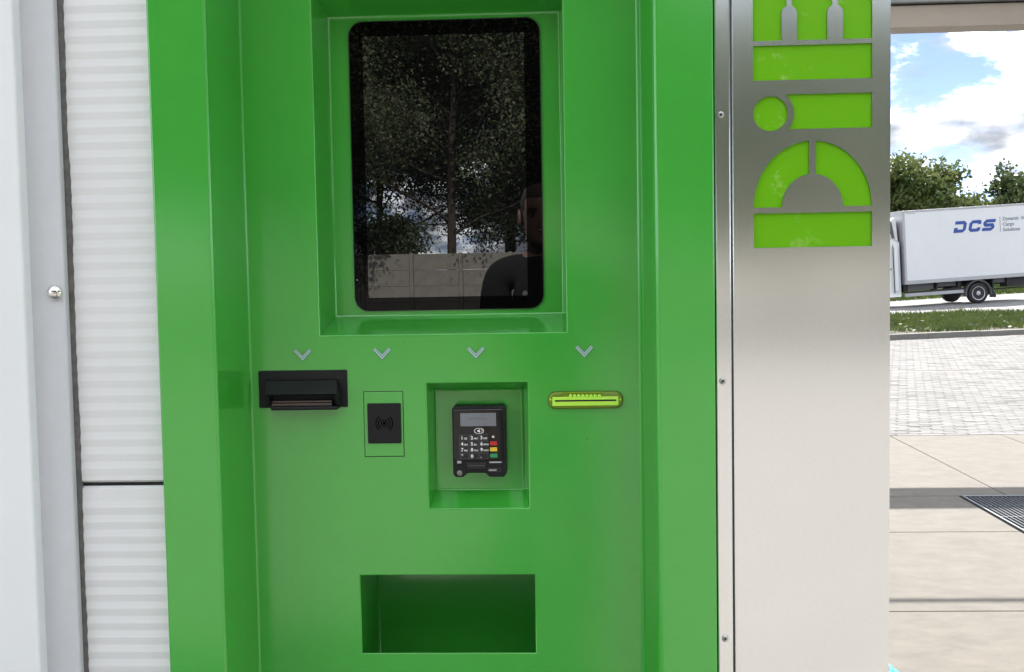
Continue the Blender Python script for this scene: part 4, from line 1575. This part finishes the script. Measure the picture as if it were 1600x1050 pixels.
PY = CAM.y-0.40
ph0 = M(846, 338, PY)                         # head centre
HX, HZ = ph0.x, ph0.z
sh_z = M(770, 415, PY).z
FOOT = Vector((HX+0.02, PY-0.03, 0))
pe = empty('person', FOOT, 'person in a black T-shirt with short hair holding up a phone, reflected in the screen', 'person')


def J(x, y, z, rx, ry=None):
    return ((x-FOOT.x, y-FOOT.y, z), rx, ry or rx)


cx_ = HX+0.02
hl = (cx_-0.235, PY+0.07, 0.86)                          # left hand hangs relaxed
hr = (cam.location.x+0.145, CAM.y-0.03, CAM.z-0.03)     # right hand grips the phone's end
el_l = (cx_-0.212, PY-0.035, 1.13)
el_r = (cx_+0.285, PY+0.06, 1.215)
SL = (cx_-0.195, PY-0.02, sh_z-0.03)
SR = (cx_+0.195, PY-0.02, sh_z-0.03)
jo = {
    'pelvis': J(cx_, PY-0.03, 0.93, 0.155, 0.105), 'waist': J(cx_, PY-0.03, 1.08, 0.140, 0.095),
    'chest': J(cx_, PY-0.03, 1.28, 0.165, 0.110), 'collar': J(cx_, PY-0.03, sh_z-0.03, 0.095, 0.075),
    'neck': J(cx_-0.01, PY-0.02, sh_z+0.06, 0.058), 'skull': J(HX, PY-0.005, HZ-0.035, 0.060),
    'sh_l': J(*SL, 0.062), 'el_l': J(*el_l, 0.042), 'fa_l': J(*(Vector(el_l).lerp(Vector(hl), 0.35)), 0.042), 'wr_l': J(*(Vector(el_l).lerp(Vector(hl), 0.82)), 0.027), 'pa_l': J(*hl, 0.034, 0.022),
    'sh_r': J(*SR, 0.062), 'el_r': J(*el_r, 0.042), 'fa_r': J(*(Vector(el_r).lerp(Vector(hr), 0.35)), 0.042), 'wr_r': J(*(Vector(el_r).lerp(Vector(hr), 0.82)), 0.027), 'pa_r': J(*hr, 0.034, 0.022),
    'hip_l': J(cx_-0.095, PY-0.03, 0.86, 0.092), 'kn_l': J(cx_-0.115, PY-0.01, 0.48, 0.060), 'ca_l': J(cx_-0.12, PY-0.04, 0.34, 0.056), 'an_l': J(cx_-0.125, PY-0.05, 0.09, 0.040), 'to_l': J(cx_-0.15, PY+0.12, 0.035, 0.036, 0.03),
    'hip_r': J(cx_+0.095, PY-0.03, 0.86, 0.092), 'kn_r': J(cx_+0.115, PY-0.01, 0.48, 0.060), 'ca_r': J(cx_+0.12, PY-0.04, 0.34, 0.056), 'an_r': J(cx_+0.125, PY-0.05, 0.09, 0.040), 'to_r': J(cx_+0.15, PY+0.12, 0.035, 0.036, 0.03),
}
ed = [('pelvis', 'waist'), ('waist', 'chest'), ('chest', 'collar'), ('collar', 'neck'), ('neck', 'skull')]
for s in 'lr':
    ed += [('collar', 'sh_'+s), ('sh_'+s, 'el_'+s), ('el_'+s, 'fa_'+s), ('fa_'+s, 'wr_'+s), ('wr_'+s, 'pa_'+s),
           ('pelvis', 'hip_'+s), ('hip_'+s, 'kn_'+s), ('kn_'+s, 'ca_'+s), ('ca_'+s, 'an_'+s), ('an_'+s, 'to_'+s)]
bodym = skin_mesh(jo, ed, 'pelvis')
bm = bmesh.new()
bm.from_mesh(bodym)
# fingers wrapped round the ends of the phone, each its own chain
for k, ln in enumerate((0.072, 0.080, 0.075, 0.060)):
    zf = hr[2]+0.036-0.021*k
    b0 = Vector((hr[0]+0.012, hr[1]+0.008, zf))
    chain = [b0, b0+Vector((0.016, 0.026, 0)), b0+Vector((0.002, 0.026+ln*0.18, 0.002)), b0+Vector((-ln*0.42, 0.030+ln*0.16, 0.001))]
    jj = {'f%d' % i: J(*c, 0.0095-0.0008*i) for i, c in enumerate(chain)}
    bm.from_mesh(skin_mesh(jj, [('f0', 'f1'), ('f1', 'f2'), ('f2', 'f3')], 'f0', 1))
    b0 = Vector((hl[0]+0.004, hl[1]+0.036-0.021*k, hl[2]-0.03))          # relaxed, slightly curled
    chain = [b0, b0+Vector((0.002, 0.002, -0.028)), b0+Vector((0.010, 0.004, -0.028-ln*0.38)), b0+Vector((0.024, 0.004, -0.024-ln*0.66))]
    jj = {'f%d' % i: J(*c, 0.0095-0.0008*i) for i, c in enumerate(chain)}
    bm.from_mesh(skin_mesh(jj, [('f0', 'f1'), ('f1', 'f2'), ('f2', 'f3')], 'f0', 1))
for b0, dv in ((Vector((hr[0]-0.004, hr[1]-0.012, hr[2]+0.018)), (Vector((-0.022, 0.0, 0.018)), Vector((-0.046, 0.010, 0.026)))),
               (Vector((hl[0]+0.006, hl[1]+0.026, hl[2]+0.012)), (Vector((0.012, 0.020, -0.022)), Vector((0.020, 0.026, -0.052))))):
    chain = [b0, b0+dv[0], b0+dv[1]]
    jj = {'f%d' % i: J(*c, 0.0115-0.0012*i) for i, c in enumerate(chain)}
    bm.from_mesh(skin_mesh(jj, [('f0', 'f1'), ('f1', 'f2')], 'f0', 1))
# head: lofted rings with brow, nose, lips and chin, joined into the same body mesh
prof = [(-0.118, 0.030, 0.036, 0.026), (-0.108, 0.046, 0.060, 0.022), (-0.090, 0.056, 0.072, 0.014), (-0.070, 0.061, 0.077, 0.008), (-0.045, 0.065, 0.080, 0.004),
        (-0.020, 0.069, 0.084, 0.0), (0.005, 0.072, 0.090, -0.004), (0.030, 0.074, 0.094, -0.006), (0.055, 0.074, 0.095, -0.008), (0.080, 0.069, 0.089, -0.008), (0.100, 0.056, 0.073, -0.008), (0.113, 0.036, 0.048, -0.008), (0.119, 0.012, 0.016, -0.008)]
NS = 28
prev = None
hx, hy, hz = HX-FOOT.x, PY-FOOT.y, HZ
for (dz, rx, ry, oy) in prof:
    ring = []
    for k in range(NS):
        a = 2*math.pi*k/NS
        x, y = rx*math.sin(a), ry*math.cos(a)+oy
        fr = max(0, math.cos(a))
        nose = math.exp(-((dz+0.020)/0.016)**2)*math.exp(-(a if a < math.pi else a-2*math.pi)**2/0.035)
        bridge = math.exp(-((dz-0.008)/0.02)**2)*math.exp(-(a if a < math.pi else a-2*math.pi)**2/0.02)
        aa = abs(a if a < math.pi else a-2*math.pi)
        sock = math.exp(-((dz-0.005)/0.012)**2)*math.exp(-((aa-0.42)/0.17)**2)
        y += 0.026*nose+0.010*bridge-0.010*sock+0.004*fr*math.exp(-((dz-0.028)/0.01)**2)
        y += 0.005*math.exp(-((dz+0.060)/0.010)**2)*math.exp(-(aa/0.3)**2)
        ring.append(bm.verts.new((hx+x, hy+y, hz+dz)))
    if prev:
        for k in range(NS):
            fce = bm.faces.new((prev[k], prev[(k+1) % NS], ring[(k+1) % NS], ring[k]))
            fce.smooth = True
    else:
        bm.faces.new(ring)
    prev = ring
bm.faces.new(prev[::-1])
for sx in (-1, 1):                              # ears
    base = Vector((hx+sx*0.073, hy-0.012, hz-0.002))
    for i in range(2):
        rgs = []
        for (t, w, h) in ((0.0, 0.010, 0.020), (0.008, 0.017, 0.030), (0.015, 0.019, 0.032), (0.019, 0.012, 0.024)):
            rgs.append([bm.verts.new(base+Vector((sx*t, -0.006*t/0.015+w*math.cos(q), h*math.sin(q)-0.15*w*math.cos(q)))) for q in [2*math.pi*k/10 for k in range(10)]])
        if i:
            break
        for a_, b_ in zip(rgs, rgs[1:]):
            for k in range(10):
                fce = bm.faces.new((a_[k], a_[(k+1) % 10], b_[(k+1) % 10], b_[k])); fce.smooth = True
        bm.faces.new(rgs[-1])
bmesh.ops.delete(bm, geom=[v for v in bm.verts if not v.link_faces], context='VERTS')
bmesh.ops.recalc_face_normals(bm, faces=bm.faces)
bodym2 = bpy.data.meshes.new('body')
bm.to_mesh(bodym2); bm.free()
bodym2.materials.clear(); bodym2.materials.append(skin_m)
for p_ in bodym2.polygons:
    p_.use_smooth = True
body_o = link(bpy.data.objects.new('body', bodym2), pe)


def fatter(keys, d, extra=None):
    out = {}
    for k in keys:
        p_, a, c = jo[k]
        out[k] = (p_, a+d, c+d)
    if extra:
        out.update(extra)
    return out


cuf_l = Vector(SL).lerp(Vector(el_l), 0.72); cuf_r = Vector(SR).lerp(Vector(el_r), 0.72)
sh = skin_mesh(fatter(['pelvis', 'waist', 'chest', 'collar', 'sh_l', 'sh_r'], 0.014,
                      {'cu_l': J(*cuf_l, 0.070), 'cu_r': J(*cuf_r, 0.070), 'ne': J(cx_-0.008, PY-0.022, sh_z+0.018, 0.068)}),
               [('pelvis', 'waist'), ('waist', 'chest'), ('chest', 'collar'), ('collar', 'sh_l'), ('collar', 'sh_r'), ('sh_l', 'cu_l'), ('sh_r', 'cu_r'), ('collar', 'ne')], 'pelvis')
sh.materials.clear(); sh.materials.append(shirt_m)
shirt = link(bpy.data.objects.new('t_shirt', sh), pe)
tr_ = skin_mesh(fatter(['pelvis', 'hip_l', 'kn_l', 'ca_l', 'hip_r', 'kn_r', 'ca_r'], 0.012,
                       {'cl': J(cx_-0.125, PY-0.05, 0.10, 0.062), 'cr': J(cx_+0.125, PY-0.05, 0.10, 0.062)}),
                [('pelvis', 'hip_l'), ('hip_l', 'kn_l'), ('kn_l', 'ca_l'), ('ca_l', 'cl'), ('pelvis', 'hip_r'), ('hip_r', 'kn_r'), ('kn_r', 'ca_r'), ('ca_r', 'cr')], 'pelvis')
tr_.materials.clear(); tr_.materials.append(jeans_m)
link(bpy.data.objects.new('trousers', tr_), pe)
for s in (-1, 1):
    jj = {'a': J(cx_+s*0.125, PY-0.085, 0.045, 0.043), 'b': J(cx_+s*0.135, PY+0.03, 0.044, 0.045, 0.042), 'c': J(cx_+s*0.15, PY+0.14, 0.036, 0.046, 0.034)}
    m_ = skin_mesh(jj, [('a', 'b'), ('b', 'c')], 'a')
    m_.materials.clear(); m_.materials.append(shoe_m)
    link(bpy.data.objects.new('shoe', m_), pe)
# hair: a shell over the crown, short at the sides
hb = MB()
rgs = []
for (dz, rx, ry, oy) in prof[6:]:
    ring = []
    for k in range(NS):
        a = 2*math.pi*k/NS
        aa = abs(a if a < math.pi else a-2*math.pi)
        lowf = 0.062 if aa < 0.9 else (0.025 if aa < 1.5 else 0.0)
        g_ = 0.0065 if dz >= lowf else -0.006
        ring.append((hx+(rx+g_)*math.sin(a), hy+(ry+g_)*math.cos(a)+oy, hz+dz+(0.007 if dz > 0.09 else 0)))
    rgs.append(ring)
hb.rings(rgs, cap1=True, smooth=True)
hb.build('hair', hair_m, pe)
for s in (-1, 1):
    e_ = MB().lathe([(0.003, -0.010), (0.008, -0.006), (0.0095, 0.0), (0.008, 0.006), (0.003, 0.010)], (hx+s*0.031, hy+0.066, hz+0.004), n=12).build('eye', eye_m, pe)
    MB().lathe([(0.0052, 0.0), (0.003, 0.0025)], (hx+s*0.031, hy+0.0755, hz+0.004), n=10).build('iris', iris_m, e_)
    MB().tube([(hx+s*0.014, hy+0.089, hz+0.024), (hx+s*0.032, hy+0.086, hz+0.029), (hx+s*0.048, hy+0.072, hz+0.024)], 0.0035, n=6).build('eyebrow', hair_m, pe)
MB().tube([(hx-0.024, hy+0.074, hz-0.059), (hx, hy+0.088, hz-0.057), (hx+0.024, hy+0.074, hz-0.059)], [0.002, 0.0062, 0.002], n=7).build('lips', lip_m, pe)
q = (cx_-0.085-FOOT.x, PY-0.03+0.128-FOOT.y, 1.36)
MB().lathe([(0.011, 0.0), (0.009, 0.006)], q, n=14).build('shirt_emblem', emb_m, shirt)

# phone, just behind the point the picture is taken from
phn = empty('phone', (0, 0, 0), 'dark smartphone held level in the right hand of the person', 'phone')
phn.matrix_world = Matrix.Translation(CAM-fw*0.012-up*0.022+rt*0.065) @ m3.to_4x4()
pb_ = MB()
pb_.rings([[(x, z, 0.0) for x, z in rrect(-0.078, 0.078, -0.037, 0.037, 0.009, 5)], [(x, z, 0.008) for x, z in rrect(-0.078, 0.078, -0.037, 0.037, 0.009, 5)]], cap0=True, cap1=True)
pb_.build('case', phone_m, phn, bevel=0.0012)
cb = MB()
cb.rings([[(x, z, -0.0002) for x, z in rrect(-0.074, 0.074, -0.033, 0.033, 0.006, 4)], [(x, z, -0.0006) for x, z in rrect(-0.074, 0.074, -0.033, 0.033, 0.006, 4)]], cap0=True, cap1=True)
cb.build('screen', blackg, phn)

cyc = scene.cycles
cyc.max_bounces = 8
cyc.use_denoising = True
